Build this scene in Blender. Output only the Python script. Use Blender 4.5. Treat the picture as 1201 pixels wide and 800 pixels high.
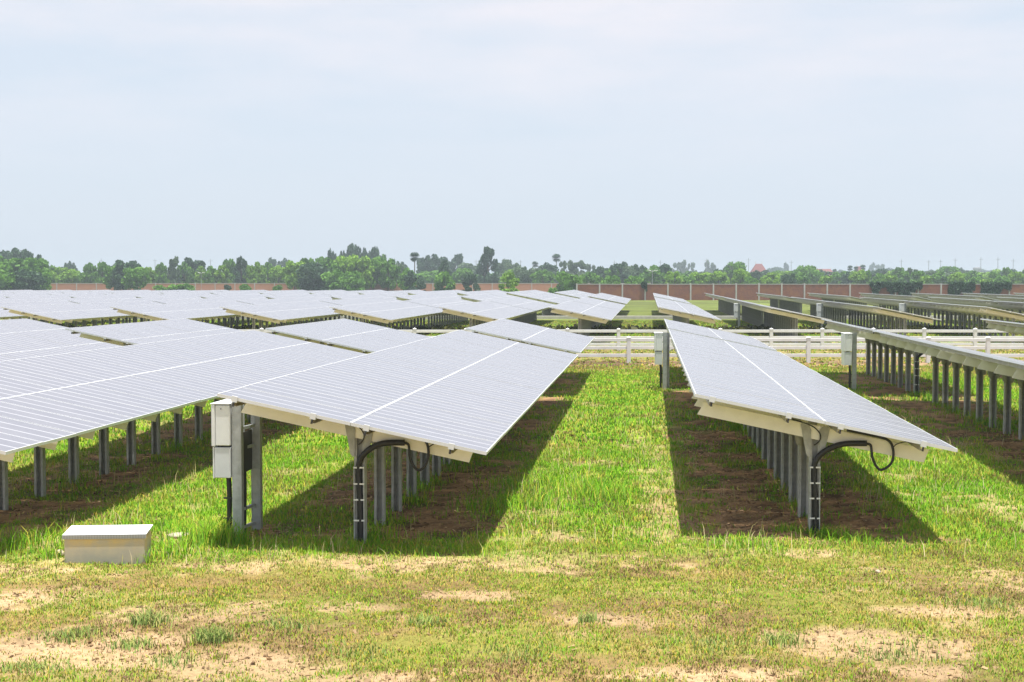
import bpy, math, random
import numpy as np
from mathutils import Vector, Matrix, Euler

random.seed(7)
rng = np.random.default_rng(11)
scene = bpy.context.scene
COL = scene.collection
for o in list(bpy.data.objects):
    bpy.data.objects.remove(o)

# ------------------------------------------------------------------ camera
CAM_H = 3.3
YAW = math.atan(160 / 1600)          # the camera looks a little left of the panel rows (+Y)
PITCH = math.atan(71 / 1600)
cam_data = bpy.data.cameras.new("camera")
cam_data.sensor_width = 36.0
cam_data.lens = 36.0 * 1600 / 1201
cam_data.clip_start = 0.1
cam_data.clip_end = 20000
cam = bpy.data.objects.new("camera", cam_data)
COL.objects.link(cam)
cam.location = (0, 0, CAM_H)
cam.rotation_euler = (math.pi / 2 - PITCH, 0, YAW)
scene.camera = cam

# ------------------------------------------------------------------ light
SUN_DIR = Vector((0.09, -0.09, 1.0)).normalized()      # towards the sun
SUN_EL = math.asin(SUN_DIR.z)
SUN_AZ = math.atan2(SUN_DIR.x, SUN_DIR.y)               # clockwise from +Y
world = bpy.data.worlds.new("World")
scene.world = world
world.use_nodes = True
wn, wl = world.node_tree.nodes, world.node_tree.links
wn.clear()
w_out = wn.new("ShaderNodeOutputWorld")
w_bg = wn.new("ShaderNodeBackground")
w_sky = wn.new("ShaderNodeTexSky")
w_sky.sky_type = 'NISHITA'
w_sky.sun_disc = False
w_sky.sun_elevation = SUN_EL
w_sky.sun_rotation = SUN_AZ
w_sky.altitude = 20
w_sky.air_density = 1.0
w_sky.dust_density = 2.5
w_sky.ozone_density = 1.0
# thin high overcast and soft cumulus veils mixed over the clear sky
w_co = wn.new("ShaderNodeTexCoord")
w_map = wn.new("ShaderNodeMapping")
w_map.inputs["Scale"].default_value = (1.5, 1.5, 7.0)
w_noise = wn.new("ShaderNodeTexNoise")
w_noise.inputs["Scale"].default_value = 3.2
w_noise.inputs["Detail"].default_value = 6.0
w_noise.inputs["Roughness"].default_value = 0.55
w_ramp = wn.new("ShaderNodeValToRGB")
w_ramp.color_ramp.elements[0].position = 0.36
w_ramp.color_ramp.elements[0].color = (0, 0, 0, 1)
w_ramp.color_ramp.elements[1].position = 0.70
w_ramp.color_ramp.elements[1].color = (1, 1, 1, 1)
w_sep = wn.new("ShaderNodeSeparateXYZ")
w_el = wn.new("ShaderNodeMapRange")
w_el.inputs["From Min"].default_value = 0.03
w_el.inputs["From Max"].default_value = 0.22
w_el.inputs["To Min"].default_value = 0.0
w_el.inputs["To Max"].default_value = 1.0
w_el.interpolation_type = 'SMOOTHSTEP'
w_mul = wn.new("ShaderNodeMath"); w_mul.operation = 'MULTIPLY'
w_veil = wn.new("ShaderNodeMix"); w_veil.data_type = 'RGBA'
w_veil.inputs["Factor"].default_value = 0.86
w_veil.inputs["B"].default_value = (4.85, 5.38, 6.10, 1)
w_cl = wn.new("ShaderNodeMix"); w_cl.data_type = 'RGBA'
w_cl.inputs["B"].default_value = (5.75, 5.68, 6.1, 1)
wl.new(w_co.outputs["Generated"], w_map.inputs["Vector"])
wl.new(w_map.outputs["Vector"], w_noise.inputs["Vector"])
wl.new(w_noise.outputs["Fac"], w_ramp.inputs["Fac"])
wl.new(w_co.outputs["Generated"], w_sep.inputs[0])
wl.new(w_sep.outputs["Z"], w_el.inputs["Value"])
wl.new(w_ramp.outputs["Color"], w_mul.inputs[0])
wl.new(w_el.outputs["Result"], w_mul.inputs[1])
wl.new(w_sky.outputs["Color"], w_veil.inputs["A"])
wl.new(w_veil.outputs["Result"], w_cl.inputs["A"])
wl.new(w_mul.outputs[0], w_cl.inputs["Factor"])
wl.new(w_cl.outputs["Result"], w_bg.inputs["Color"])
w_bg.inputs["Strength"].default_value = 0.10
wl.new(w_bg.outputs[0], w_out.inputs[0])

sun_data = bpy.data.lights.new("sun", 'SUN')
sun_data.energy = 4.8
sun_data.angle = math.radians(0.55)
sun_data.color = (1.0, 0.96, 0.89)
sun = bpy.data.objects.new("sun", sun_data)
COL.objects.link(sun)
sun.rotation_euler = SUN_DIR.to_track_quat('Z', 'Y').to_euler()

scene.view_settings.view_transform = 'Standard'
scene.view_settings.look = 'None'
scene.view_settings.exposure = 0.65
scene.view_settings.gamma = 1.0
scene.view_settings.use_curve_mapping = False
scene.render.engine = 'CYCLES'
scene.cycles.use_denoising = True
scene.cycles.max_bounces = 6
scene.cycles.diffuse_bounces = 3
scene.cycles.glossy_bounces = 3
scene.cycles.transmission_bounces = 3
scene.cycles.transparent_max_bounces = 4
scene.cycles.volume_bounces = 0

# ------------------------------------------------------------------ helpers
CY, SY = math.cos(YAW), math.sin(YAW)

def site(lat, D):
    """the site's service frame: lat along the fences, D away from the viewing bank"""
    return (lat * CY - D * SY, lat * SY + D * CY)

def tag(o, label=None, cat=None, group=None, kind=None):
    if label: o["label"] = label
    if cat: o["category"] = cat
    if group: o["group"] = group
    if kind: o["kind"] = kind
    return o

def empty(name, loc, rz=0.0):
    o = bpy.data.objects.new(name, None)
    o.empty_display_size = 0.3
    COL.objects.link(o)
    o.location = loc
    o.rotation_euler = (0, 0, rz)
    return o

def link(name, me, parent=None, loc=(0, 0, 0), rot=(0, 0, 0), scale=(1, 1, 1)):
    o = bpy.data.objects.new(name, me)
    COL.objects.link(o)
    o.parent = parent
    o.location = loc
    o.rotation_euler = rot
    o.scale = scale
    return o

class MB:
    def __init__(self):
        self.v, self.f, self.m = [], [], []
    def add(self, vs, fs, mi=0):
        b = len(self.v)
        self.v.extend([tuple(p) for p in vs])
        for f in fs:
            self.f.append(tuple(b + i for i in f))
            self.m.append(mi)
        return self
    def box(self, lo, hi, mi=0, mat=None):
        x0, y0, z0 = lo; x1, y1, z1 = hi
        vs = [(x0, y0, z0), (x1, y0, z0), (x1, y1, z0), (x0, y1, z0),
              (x0, y0, z1), (x1, y0, z1), (x1, y1, z1), (x0, y1, z1)]
        if mat is not None:
            vs = [mat @ Vector(p) for p in vs]
        return self.add(vs, [(3, 2, 1, 0), (4, 5, 6, 7), (0, 1, 5, 4), (1, 2, 6, 5), (2, 3, 7, 6), (3, 0, 4, 7)], mi)
    def bbox(self, lo, hi, b, mi=0):
        """box with chamfered edges"""
        c = [(lo[i] + hi[i]) / 2 for i in range(3)]
        h = [(hi[i] - lo[i]) / 2 for i in range(3)]
        vs, idx = [], {}
        for sx in (-1, 1):
            for sy in (-1, 1):
                for sz in (-1, 1):
                    s = (sx, sy, sz)
                    for a in range(3):
                        p = [c[i] + s[i] * (h[i] - (0 if i == a else b)) for i in range(3)]
                        idx[(s, a)] = len(vs); vs.append(p)
        fs = []
        for a in range(3):
            u, w = (a + 1) % 3, (a + 2) % 3
            for s in (-1, 1):
                q = []
                for (i, j) in ((-1, -1), (1, -1), (1, 1), (-1, 1)):
                    k = [0, 0, 0]; k[a] = s; k[u] = i; k[w] = j
                    q.append(idx[(tuple(k), a)])
                fs.append(q if s > 0 else q[::-1])
            for i in (-1, 1):
                for j in (-1, 1):
                    k0 = [0, 0, 0]; k1 = [0, 0, 0]
                    k0[a] = -1; k1[a] = 1
                    for k in (k0, k1):
                        k[u] = i; k[w] = j
                    k0, k1 = tuple(k0), tuple(k1)
                    q = [idx[(k0, u)], idx[(k1, u)], idx[(k1, w)], idx[(k0, w)]]
                    fs.append(q if i * j < 0 else q[::-1])
        for sx in (-1, 1):
            for sy in (-1, 1):
                for sz in (-1, 1):
                    t = [idx[((sx, sy, sz), a)] for a in range(3)]
                    fs.append(t if sx * sy * sz > 0 else t[::-1])
        return self.add(vs, fs, mi)
    def prism(self, poly, axis, a0, a1, mi=0):
        """poly = 2-D outline extruded along axis (0,1,2) from a0 to a1"""
        n = len(poly)
        def mk(p, a):
            if axis == 0: return (a, p[0], p[1])
            if axis == 1: return (p[0], a, p[1])
            return (p[0], p[1], a)
        vs = [mk(p, a0) for p in poly] + [mk(p, a1) for p in poly]
        fs = [tuple(range(n))[::-1], tuple(range(n, 2 * n))]
        for i in range(n):
            j = (i + 1) % n
            fs.append((i, j, n + j, n + i))
        return self.add(vs, fs, mi)
    def tube(self, path, r, n=8, mi=0, r1=None):
        path = [Vector(p) for p in path]
        rings = []
        m = len(path)
        up = Vector((0.03, 1, 0.05)).normalized()
        for i, p in enumerate(path):
            t = (path[min(i + 1, m - 1)] - path[max(i - 1, 0)]).normalized()
            a = t.cross(up)
            if a.length < 1e-3: a = t.cross(Vector((1, 0, 0)))
            a.normalize(); b = t.cross(a)
            rr = r if r1 is None else r + (r1 - r) * i / (m - 1)
            rings.append([p + (a * math.cos(2 * math.pi * k / n) + b * math.sin(2 * math.pi * k / n)) * rr for k in range(n)])
        vs = [p for ring in rings for p in ring]
        fs = []
        for i in range(m - 1):
            for k in range(n):
                k2 = (k + 1) % n
                fs.append((i * n + k, i * n + k2, (i + 1) * n + k2, (i + 1) * n + k))
        fs.append(tuple(range(n))[::-1])
        fs.append(tuple((m - 1) * n + k for k in range(n)))
        return self.add(vs, fs, mi)
    def merge(self, other, mat):
        return self._merge(other, mat)
    def _merge(self, other, mat):
        b = len(self.v)
        self.v.extend([tuple(mat @ Vector(p)) for p in other.v])
        for f, m in zip(other.f, other.m):
            self.f.append(tuple(b + i for i in f)); self.m.append(m)
        return self
    def mesh(self, name, mats, smooth=False):
        me = bpy.data.meshes.new(name)
        me.from_pydata(self.v, [], self.f)
        for m in (mats if isinstance(mats, (list, tuple)) else [mats]):
            me.materials.append(m)
        me.polygons.foreach_set("material_index", self.m)
        if smooth:
            me.polygons.foreach_set("use_smooth", [True] * len(self.f))
        me.update()
        return me

def smooth_path(pts, n=6):
    """Catmull-Rom through the points"""
    P = [Vector(p) for p in pts]
    out = []
    for i in range(len(P) - 1):
        p0, p1, p2, p3 = P[max(i - 1, 0)], P[i], P[i + 1], P[min(i + 2, len(P) - 1)]
        for k in range(n):
            t = k / n
            out.append(0.5 * ((2 * p1) + (p2 - p0) * t + (2 * p0 - 5 * p1 + 4 * p2 - p3) * t * t + (3 * p1 - p0 - 3 * p2 + p3) * t ** 3))
    out.append(P[-1])
    return out

# value noise for ground cover
def _hash(ix, iy, s):
    h = (ix.astype(np.int64) * 374761393 + iy.astype(np.int64) * 668265263 + s * 974634777) & 0xFFFFFFFF
    h = ((h ^ (h >> 13)) * 1274126177) & 0xFFFFFFFF
    return ((h ^ (h >> 16)) & 0xFFFF) / 65535.0

def vnoise(x, y, s=0):
    ix, iy = np.floor(x), np.floor(y)
    fx, fy = x - ix, y - iy
    fx = fx * fx * (3 - 2 * fx); fy = fy * fy * (3 - 2 * fy)
    a = _hash(ix, iy, s); b = _hash(ix + 1, iy, s); c = _hash(ix, iy + 1, s); d = _hash(ix + 1, iy + 1, s)
    return (a * (1 - fx) + b * fx) * (1 - fy) + (c * (1 - fx) + d * fx) * fy

def fbm(x, y, s=0, o=4):
    t, a, n = 0, 0.5, 0
    for k in range(o):
        t = t + a * vnoise(x * 2 ** k + 17.3 * k, y * 2 ** k - 9.1 * k, s + k); n += a; a *= 0.5
    return t / n

def sstep(a, b, x):
    t = np.clip((x - a) / (b - a), 0, 1)
    return t * t * (3 - 2 * t)

# ------------------------------------------------------------------ materials
def mat(name, col, rough=0.6, metal=0.0, var=0.0, vscale=6.0, bump=0.0, bscale=40.0, col2=None, spec=0.5):
    m = bpy.data.materials.new(name)
    m.use_nodes = True
    nt = m.node_tree; N, L = nt.nodes, nt.links
    bs = N["Principled BSDF"]
    bs.inputs["Base Color"].default_value = (*col, 1)
    bs.inputs["Roughness"].default_value = rough
    bs.inputs["Metallic"].default_value = metal
    bs.inputs["Specular IOR Level"].default_value = spec
    co = N.new("ShaderNodeTexCoord")
    if var > 0 or col2:
        nz = N.new("ShaderNodeTexNoise")
        nz.inputs["Scale"].default_value = vscale
        nz.inputs["Detail"].default_value = 5
        nz.inputs["Roughness"].default_value = 0.6
        L.new(co.outputs["Object"], nz.inputs["Vector"])
        rp = N.new("ShaderNodeValToRGB")
        c2 = col2 if col2 else tuple(min(1, c * (1 + var)) for c in col)
        c1 = col if col2 else tuple(c * (1 - var) for c in col)
        rp.color_ramp.elements[0].position = 0.35
        rp.color_ramp.elements[0].color = (*c1, 1)
        rp.color_ramp.elements[1].position = 0.68
        rp.color_ramp.elements[1].color = (*c2, 1)
        L.new(nz.outputs["Fac"], rp.inputs["Fac"])
        L.new(rp.outputs["Color"], bs.inputs["Base Color"])
    if bump > 0:
        nb = N.new("ShaderNodeTexNoise")
        nb.inputs["Scale"].default_value = bscale
        nb.inputs["Detail"].default_value = 6
        L.new(co.outputs["Object"], nb.inputs["Vector"])
        bp = N.new("ShaderNodeBump")
        bp.inputs["Strength"].default_value = bump
        bp.inputs["Distance"].default_value = 0.02
        L.new(nb.outputs["Fac"], bp.inputs["Height"])
        L.new(bp.outputs["Normal"], bs.inputs["Normal"])
    return m

M_STEEL = mat("galvanised_steel", (0.40, 0.42, 0.43), 0.48, 0.35, 0.16, 9.0, 0.15, 60)
M_POST = mat("galvanised_post", (0.40, 0.40, 0.385), 0.6, 0.05, 0.2, 7.0, 0.15, 60)
M_CREAM = mat("cream_beam_paint", (0.90, 0.86, 0.79), 0.55, 0.0, 0.05, 4.0)
M_PURLIN = mat("purlin_steel", (0.50, 0.46, 0.40), 0.6, 0.1, 0.12, 5.0)
M_FRAME = mat("anodised_frame", (0.72, 0.73, 0.74), 0.38, 0.15, 0.04, 5.0)
M_BACK = mat("module_backsheet", (0.62, 0.61, 0.58), 0.6)
M_WHITE = mat("white_fence_paint", (0.72, 0.72, 0.71), 0.55, 0, 0, 1.6, 0.05, col2=(0.82, 0.83, 0.85))
M_BOX = mat("enclosure_paint", (0.76, 0.77, 0.78), 0.42, 0, 0.03, 6.0)
M_BOXG = mat("enclosure_grey_paint", (0.62, 0.64, 0.67), 0.45, 0, 0.04, 6.0)
M_BLACK = mat("black_cable_sheath", (0.018, 0.017, 0.018), 0.5)
M_DARK = mat("dark_rubber", (0.03, 0.03, 0.03), 0.6)
M_LIDTOP = mat("lid_sheet_metal", (0.82, 0.83, 0.85), 0.45, 0.0, 0.06, 7.0)
M_KERB = mat("pale_concrete", (0.50, 0.48, 0.44), 0.85, 0, 0.12, 3.0, 0.3, 30)
M_ROCK = mat("pale_stone", (0.52, 0.43, 0.32), 0.9, 0, 0.25, 9.0, 0.6, 30)

MODW = 0.998
def glass_mat():
    m = bpy.data.materials.new("solar_cell_glass")
    m.use_nodes = True
    N, L = m.node_tree.nodes, m.node_tree.links
    bs = N["Principled BSDF"]
    co = N.new("ShaderNodeTexCoord")
    sp = N.new("ShaderNodeSeparateXYZ")
    L.new(co.outputs["UV"], sp.inputs[0])           # UV in metres on every module
    def lines(sock, period, half):
        # 1 on a white gap of the given half width, every period
        a = N.new("ShaderNodeMath"); a.operation = 'PINGPONG'; a.inputs[1].default_value = period / 2
        L.new(sock, a.inputs[0])
        c = N.new("ShaderNodeMath"); c.operation = 'LESS_THAN'; c.inputs[1].default_value = half
        L.new(a.outputs[0], c.inputs[0])
        return c.outputs[0]
    white = lines(sp.outputs["Y"], MODW / 3, 0.020)
    nz = N.new("ShaderNodeTexNoise"); nz.inputs["Scale"].default_value = 1.4; nz.inputs["Detail"].default_value = 4
    L.new(co.outputs["Object"], nz.inputs["Vector"])
    rp = N.new("ShaderNodeValToRGB")
    rp.color_ramp.elements[0].position = 0.3; rp.color_ramp.elements[0].color = (0.165, 0.166, 0.198, 1)
    rp.color_ramp.elements[1].position = 0.75; rp.color_ramp.elements[1].color = (0.205, 0.205, 0.230, 1)
    L.new(nz.outputs["Fac"], rp.inputs["Fac"])
    mc = N.new("ShaderNodeMix"); mc.data_type = 'RGBA'
    L.new(white, mc.inputs["Factor"])
    L.new(rp.outputs["Color"], mc.inputs["A"])
    mc.inputs["B"].default_value = (0.40, 0.40, 0.43, 1)
    L.new(mc.outputs["Result"], bs.inputs["Base Color"])
    bs.inputs["Roughness"].default_value = 0.22
    bs.inputs["IOR"].default_value = 1.5
    return m
M_GLASS = glass_mat()

# ------------------------------------------------------------------ layout of the solar field
PITCH_ROW = 5.65
ROW0_X = -3.53                     # the row with the front combiner boxes
TILT = math.atan(0.205)
ZC = 1.612
MODW, MODL, MODSTEP = 0.998, 1.66, 1.01

def row_x(k): return ROW0_X + PITCH_ROW * k
def row_y(k, D): return (D + row_x(k) * SY) / CY

# soil patches of the foreground, as (lat, D, radius lat, radius D)
def gpx(u, v, ru, rv):
    D = 1600 * CAM_H / (v - 329.0)
    return ((u - 600) / 1600 * D, D, ru / 1600 * D, rv * D / (v - 329.0))
SOIL = [gpx(*a) for a in (
    (520, 662, 190, 9), (600, 664, 90, 8), (700, 658, 60, 5), (20, 671, 60, 6), (260, 668, 60, 5), (110, 775, 150, 26),
    (240, 722, 95, 11), (60, 705, 60, 9), (250, 790, 110, 16), (1030, 757, 140, 14), (1130, 725, 90, 12),
    (770, 625, 38, 13), (778, 590, 22, 40), (775, 545, 12, 40), (640, 632, 42, 8), (1185, 682, 50, 12), (720, 731, 60, 6),
    (840, 795, 110, 8), (440, 798, 70, 8), (400, 715, 40, 5), (560, 700, 50, 5), (205, 633, 34, 9), (620, 606, 16, 6),
    (1090, 790, 60, 7), (960, 650, 30, 4), (1170, 595, 26, 14), (1110, 520, 30, 10))]

def cover(x, y):
    """ground cover: soil, lush grass, litter (0..1 each)"""
    D = -x * SY + y * CY
    lat = x * CY + y * SY
    n1 = fbm(x * 0.7, y * 0.7, 3, 4)
    n2 = fbm(x * 2.3, y * 2.3, 13, 4)
    n3 = fbm(x * 7.0, y * 7.0, 23, 3)
    soil = sstep(0.50, 0.72, n1 * 0.35 + n2 * 0.4 + n3 * 0.25) * 0.9
    for (cl, cd, rl, rd) in SOIL:
        q = ((lat - cl) / rl) ** 2 + ((D - cd) / rd) ** 2
        soil = np.maximum(soil, sstep(1.9, 0.2, q + (n1 - 0.5) * 2.2 + (n2 - 0.5) * 4.4 + (n3 - 0.5) * 4.2) * 0.92)
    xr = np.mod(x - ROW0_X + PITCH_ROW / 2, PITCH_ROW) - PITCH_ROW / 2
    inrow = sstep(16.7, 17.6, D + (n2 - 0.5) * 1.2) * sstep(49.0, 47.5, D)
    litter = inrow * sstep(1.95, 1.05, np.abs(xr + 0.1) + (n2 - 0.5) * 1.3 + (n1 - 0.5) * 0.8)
    lush = sstep(14.7, 17.9, D + (n2 - 0.5) * 2.8 + (n1 - 0.5) * 2.2 + sstep(-1.5, -4.5, lat) * 0.35) * sstep(51.5, 46.5, D + (n1 - 0.5) * 5)
    # green drifts reaching out into the dry verge
    lush = np.maximum(lush, sstep(0.50, 0.66, fbm(x * 0.55, y * 0.9, 71, 4) + 0.10 * sstep(14.0, 16.0, D)) * 0.38 * sstep(17.5, 16.0, D))
    lush = np.maximum(lush, sstep(66, 74, D) * (0.35 + 0.5 * n1))
    soil = np.maximum(soil, lush * sstep(0.55, 0.70, n1 * 0.5 + n2 * 0.5) * 0.8) * (1 - 0.25 * lush) * sstep(80, 50, D)
    return soil, lush * (1 - litter), litter, n1, n2, n3, D, lat

# ------------------------------------------------------------------ ground
def ground_mat():
    m = bpy.data.materials.new("ground_soil_and_grass")
    m.use_nodes = True
    N, L = m.node_tree.nodes, m.node_tree.links
    bs = N["Principled BSDF"]
    bs.inputs["Roughness"].default_value = 0.95
    bs.inputs["Specular IOR Level"].default_value = 0.15
    at = N.new("ShaderNodeAttribute"); at.attribute_name = "ground_tint"
    co = N.new("ShaderNodeTexCoord")
    n1 = N.new("ShaderNodeTexNoise"); n1.inputs["Scale"].default_value = 14; n1.inputs["Detail"].default_value = 8; n1.inputs["Roughness"].default_value = 0.7
    n2 = N.new("ShaderNodeTexNoise"); n2.inputs["Scale"].default_value = 0.16; n2.inputs["Detail"].default_value = 9; n2.inputs["Roughness"].default_value = 0.62
    L.new(co.outputs["Object"], n1.inputs["Vector"]); L.new(co.outputs["Object"], n2.inputs["Vector"])
    mr = N.new("ShaderNodeMapRange"); mr.inputs["From Min"].default_value = 0.25; mr.inputs["From Max"].default_value = 0.75
    mr.inputs["To Min"].default_value = 0.55; mr.inputs["To Max"].default_value = 1.4
    L.new(n1.outputs["Fac"], mr.inputs["Value"])
    mr2 = N.new("ShaderNodeMapRange"); mr2.inputs["From Min"].default_value = 0.3; mr2.inputs["From Max"].default_value = 0.7
    mr2.inputs["To Min"].default_value = 0.6; mr2.inputs["To Max"].default_value = 1.35
    L.new(n2.outputs["Fac"], mr2.inputs["Value"])
    ml = N.new("ShaderNodeMath"); ml.operation = 'MULTIPLY'
    L.new(mr.outputs[0], ml.inputs[0]); L.new(mr2.outputs[0], ml.inputs[1])
    vm = N.new("ShaderNodeVectorMath"); vm.operation = 'SCALE'
    L.new(at.outputs["Color"], vm.inputs[0]); L.new(ml.outputs[0], vm.inputs["Scale"])
    L.new(vm.outputs[0], bs.inputs["Base Color"])
    bp = N.new("ShaderNodeBump"); bp.inputs["Strength"].default_value = 0.8; bp.inputs["Distance"].default_value = 0.04
    L.new(n1.outputs["Fac"], bp.inputs["Height"]); L.new(bp.outputs["Normal"], bs.inputs["Normal"])
    return m

def geo(a, b, n):
    return list(np.geomspace(a, b, n))

def build_ground():
    xs = np.array([-v for v in geo(17.2, 4200, 40)][::-1] + list(np.arange(-17, 14.01, 0.125)) + geo(14.2, 4200, 40))
    ys = np.array([-v for v in geo(0.5, 4200, 18)][::-1] + list(np.linspace(0, 9.5, 12)) + list(np.arange(9.7, 30, 0.125)) +
                  list(np.arange(30, 75, 0.3)) + geo(76, 4200, 90))
    X, Y = np.meshgrid(xs, ys)
    x, y = X.ravel(), Y.ravel()
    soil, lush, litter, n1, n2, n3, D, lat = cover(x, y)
    near = sstep(60, 40, np.hypot(x, y))
    z = near * ((n1 - 0.5) * 0.10 + (n2 - 0.5) * 0.05 + (n3 - 0.5) * 0.03)
    dry = np.array((0.27, 0.185, 0.075)); sc = np.array((0.50, 0.345, 0.195)); lc = np.array((0.21, 0.30, 0.02))
    li = np.array((0.39, 0.235, 0.12)); br = np.array((0.19, 0.125, 0.07)); far = np.array((0.085, 0.115, 0.035))
    c = np.tile(dry, (len(x), 1)) * (0.8 + 0.45 * n2[:, None])
    def mixin(col, f):
        nonlocal c
        c = c * (1 - f[:, None]) + col * f[:, None]
    mixin(br, sstep(47.5, 51, D) * sstep(58, 55.5, D) * 0.9)
    mixin(np.array((0.21, 0.19, 0.06)), sstep(55.5, 58, D) * sstep(68, 64, D))
    mixin(lc, np.clip(lush, 0, 1))
    mixin(far, sstep(74, 90, D) * 0.7)
    c = c * (1 + sstep(66, 80, D) * (fbm(lat * 0.06, D * 0.22, 81, 4) - 0.5) * 1.1)[:, None]
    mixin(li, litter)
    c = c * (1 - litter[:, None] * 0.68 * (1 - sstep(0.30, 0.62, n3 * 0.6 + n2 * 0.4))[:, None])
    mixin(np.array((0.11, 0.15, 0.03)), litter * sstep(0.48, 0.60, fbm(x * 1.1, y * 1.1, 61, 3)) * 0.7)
    mixin(sc, np.clip(soil, 0, 1) * (1 - 0.8 * litter))
    # dark weedy ditch soil beyond the fence
    ditch = sstep(82.5, 84.5, D + (n2 - 0.5) * 2) * sstep(91, 89, D + (n2 - 0.5) * 2)
    mixin(np.array((0.05, 0.05, 0.022)), ditch * 0.8)
    nx, ny = len(xs), len(ys)
    idx = np.arange(nx * ny).reshape(ny, nx)
    f = np.stack([idx[:-1, :-1], idx[:-1, 1:], idx[1:, 1:], idx[1:, :-1]], -1).reshape(-1, 4)
    me = bpy.data.meshes.new("ground")
    me.vertices.add(len(x)); me.vertices.foreach_set("co", np.stack([x, y, z], 1).astype(np.float32).ravel())
    me.loops.add(len(f) * 4); me.loops.foreach_set("vertex_index", f.astype(np.int32).ravel())
    me.polygons.add(len(f)); me.polygons.foreach_set("loop_start", np.arange(0, len(f) * 4, 4, dtype=np.int32))
    me.polygons.foreach_set("loop_total", np.full(len(f), 4, dtype=np.int32))
    me.polygons.foreach_set("use_smooth", np.ones(len(f), dtype=bool))
    me.update(calc_edges=True)
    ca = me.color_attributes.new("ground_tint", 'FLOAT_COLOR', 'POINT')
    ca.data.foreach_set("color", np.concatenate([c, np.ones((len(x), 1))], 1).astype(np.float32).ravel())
    me.materials.append(ground_mat())
    o = link("ground", me)
    tag(o, "dry and green grassy ground with bare tan soil patches under the solar field", "ground", kind="structure")

def ground_z(x, y):
    x = np.atleast_1d(np.asarray(x, float)); y = np.atleast_1d(np.asarray(y, float))
    n1 = fbm(x * 0.7, y * 0.7, 3, 4); n2 = fbm(x * 2.3, y * 2.3, 13, 4); n3 = fbm(x * 7.0, y * 7.0, 23, 3)
    return sstep(60, 40, np.hypot(x, y)) * ((n1 - 0.5) * 0.10 + (n2 - 0.5) * 0.05 + (n3 - 0.5) * 0.03)

build_ground()

# ------------------------------------------------------------------ solar table pieces
def module_mb():
    """one framed module, slope along x, width along y, top at z=0.04; material 0 frame, 1 glass, 2 backsheet"""
    b = MB()
    L_, W_, t, fw, fy, ins = MODL, MODW, 0.04, 0.012, 0.006, 0.004
    o = [(0, 0), (L_, 0), (L_, W_), (0, W_)]
    i = [(fw, fy), (L_ - fw, fy), (L_ - fw, W_ - fy), (fw, W_ - fy)]
    v = [(x, y, 0) for x, y in o] + [(x, y, t) for x, y in o] + [(x, y, t) for x, y in i] + [(x, y, t - ins) for x, y in i]
    for k in range(4):
        j = (k + 1) % 4
        b.add([v[k], v[j], v[4 + j], v[4 + k]], [(0, 1, 2, 3)], 0)
        b.add([v[4 + k], v[4 + j], v[8 + j], v[8 + k]], [(0, 1, 2, 3)], 0)
        b.add([v[8 + k], v[8 + j], v[12 + j], v[12 + k]], [(0, 1, 2, 3)], 0)
    b.add([v[12], v[13], v[14], v[15]], [(0, 1, 2, 3)], 1)
    b.add([v[3], v[2], v[1], v[0]], [(0, 1, 2, 3)], 2)
    return b

def uv_metres(me, period=None):
    uv = me.uv_layers.new(name="UVMap")
    n = len(me.loops)
    vi = np.zeros(n, dtype=np.int32); me.loops.foreach_get("vertex_index", vi)
    co = np.zeros(len(me.vertices) * 3, dtype=np.float32); me.vertices.foreach_get("co", co)
    co = co.reshape(-1, 3)[vi]
    return uv, co

MOD_MB = module_mb()
MOD_ME = MOD_MB.mesh("solar_module", [M_FRAME, M_GLASS, M_BACK])
uv, co = uv_metres(MOD_ME)
uv.data.foreach_set("uv", co[:, :2].astype(np.float32).ravel())

# top surface in the tilted frame: modules' underside at local height 0 of the tilted frame
R_T = Matrix.Rotation(TILT, 4, 'Y')
def tilt_pt(s, h=0.0):
    """point at slope coordinate s (m from the centre line, + down to the right), h above the module underside"""
    p = R_T @ Vector((s, 0, h))
    return Vector((p.x, 0, p.z + ZC - 0.04))

PURL = (-1.44, -0.46, 0.20, 1.24)
def purlin_mesh(length):
    b = MB()
    # lipped channel below the modules
    b.box((-0.025, 0, -0.075), (0.025, length, -0.070))
    b.box((-0.025, 0, -0.006), (0.025, length, -0.001))
    b.box((-0.025, 0, -0.070), (-0.020, length, -0.006))
    return b.mesh("purlin", M_PURLIN)

def beam_mb():
    b = MB()
    z1, z0 = -0.078, -0.255
    s0, s1 = -1.52, 1.40
    # C-channel: web towards the viewer side, tapered ends
    poly = [(s0 - 0.04, z0), (s1, z0), (s1 + 0.03, z1), (s0 + 0.02, z1)]
    b.prism(poly, 1, -0.012, 0.0)
    b.box((s0, 0.0, z0), (s1, 0.055, z0 + 0.006))
    b.box((s0, 0.0, z1 - 0.006), (s1, 0.055, z1))
    return b
BEAM_MB = beam_mb()
BEAM_ME = BEAM_MB.mesh("cross_beam", M_CREAM)

POST_X = -0.06
POST_TOP = tilt_pt(POST_X, -0.12).z
def post_mb(h=POST_TOP):
    b = MB()
    b.box((-0.070, -0.05, -0.1), (-0.058, 0.05, h))
    b.box((0.058, -0.05, -0.1), (0.070, 0.05, h))
    b.box((-0.058, 0.020, -0.1), (0.058, 0.030, h - 0.004))
    b.box((-0.058, -0.05, -0.1), (-0.035, -0.042, h - 0.002))
    b.box((0.035, -0.05, -0.1), (0.058, -0.042, h - 0.002))
    return b
POST_MB = post_mb()
POST_ME = POST_MB.mesh("post", M_POST)

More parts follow.
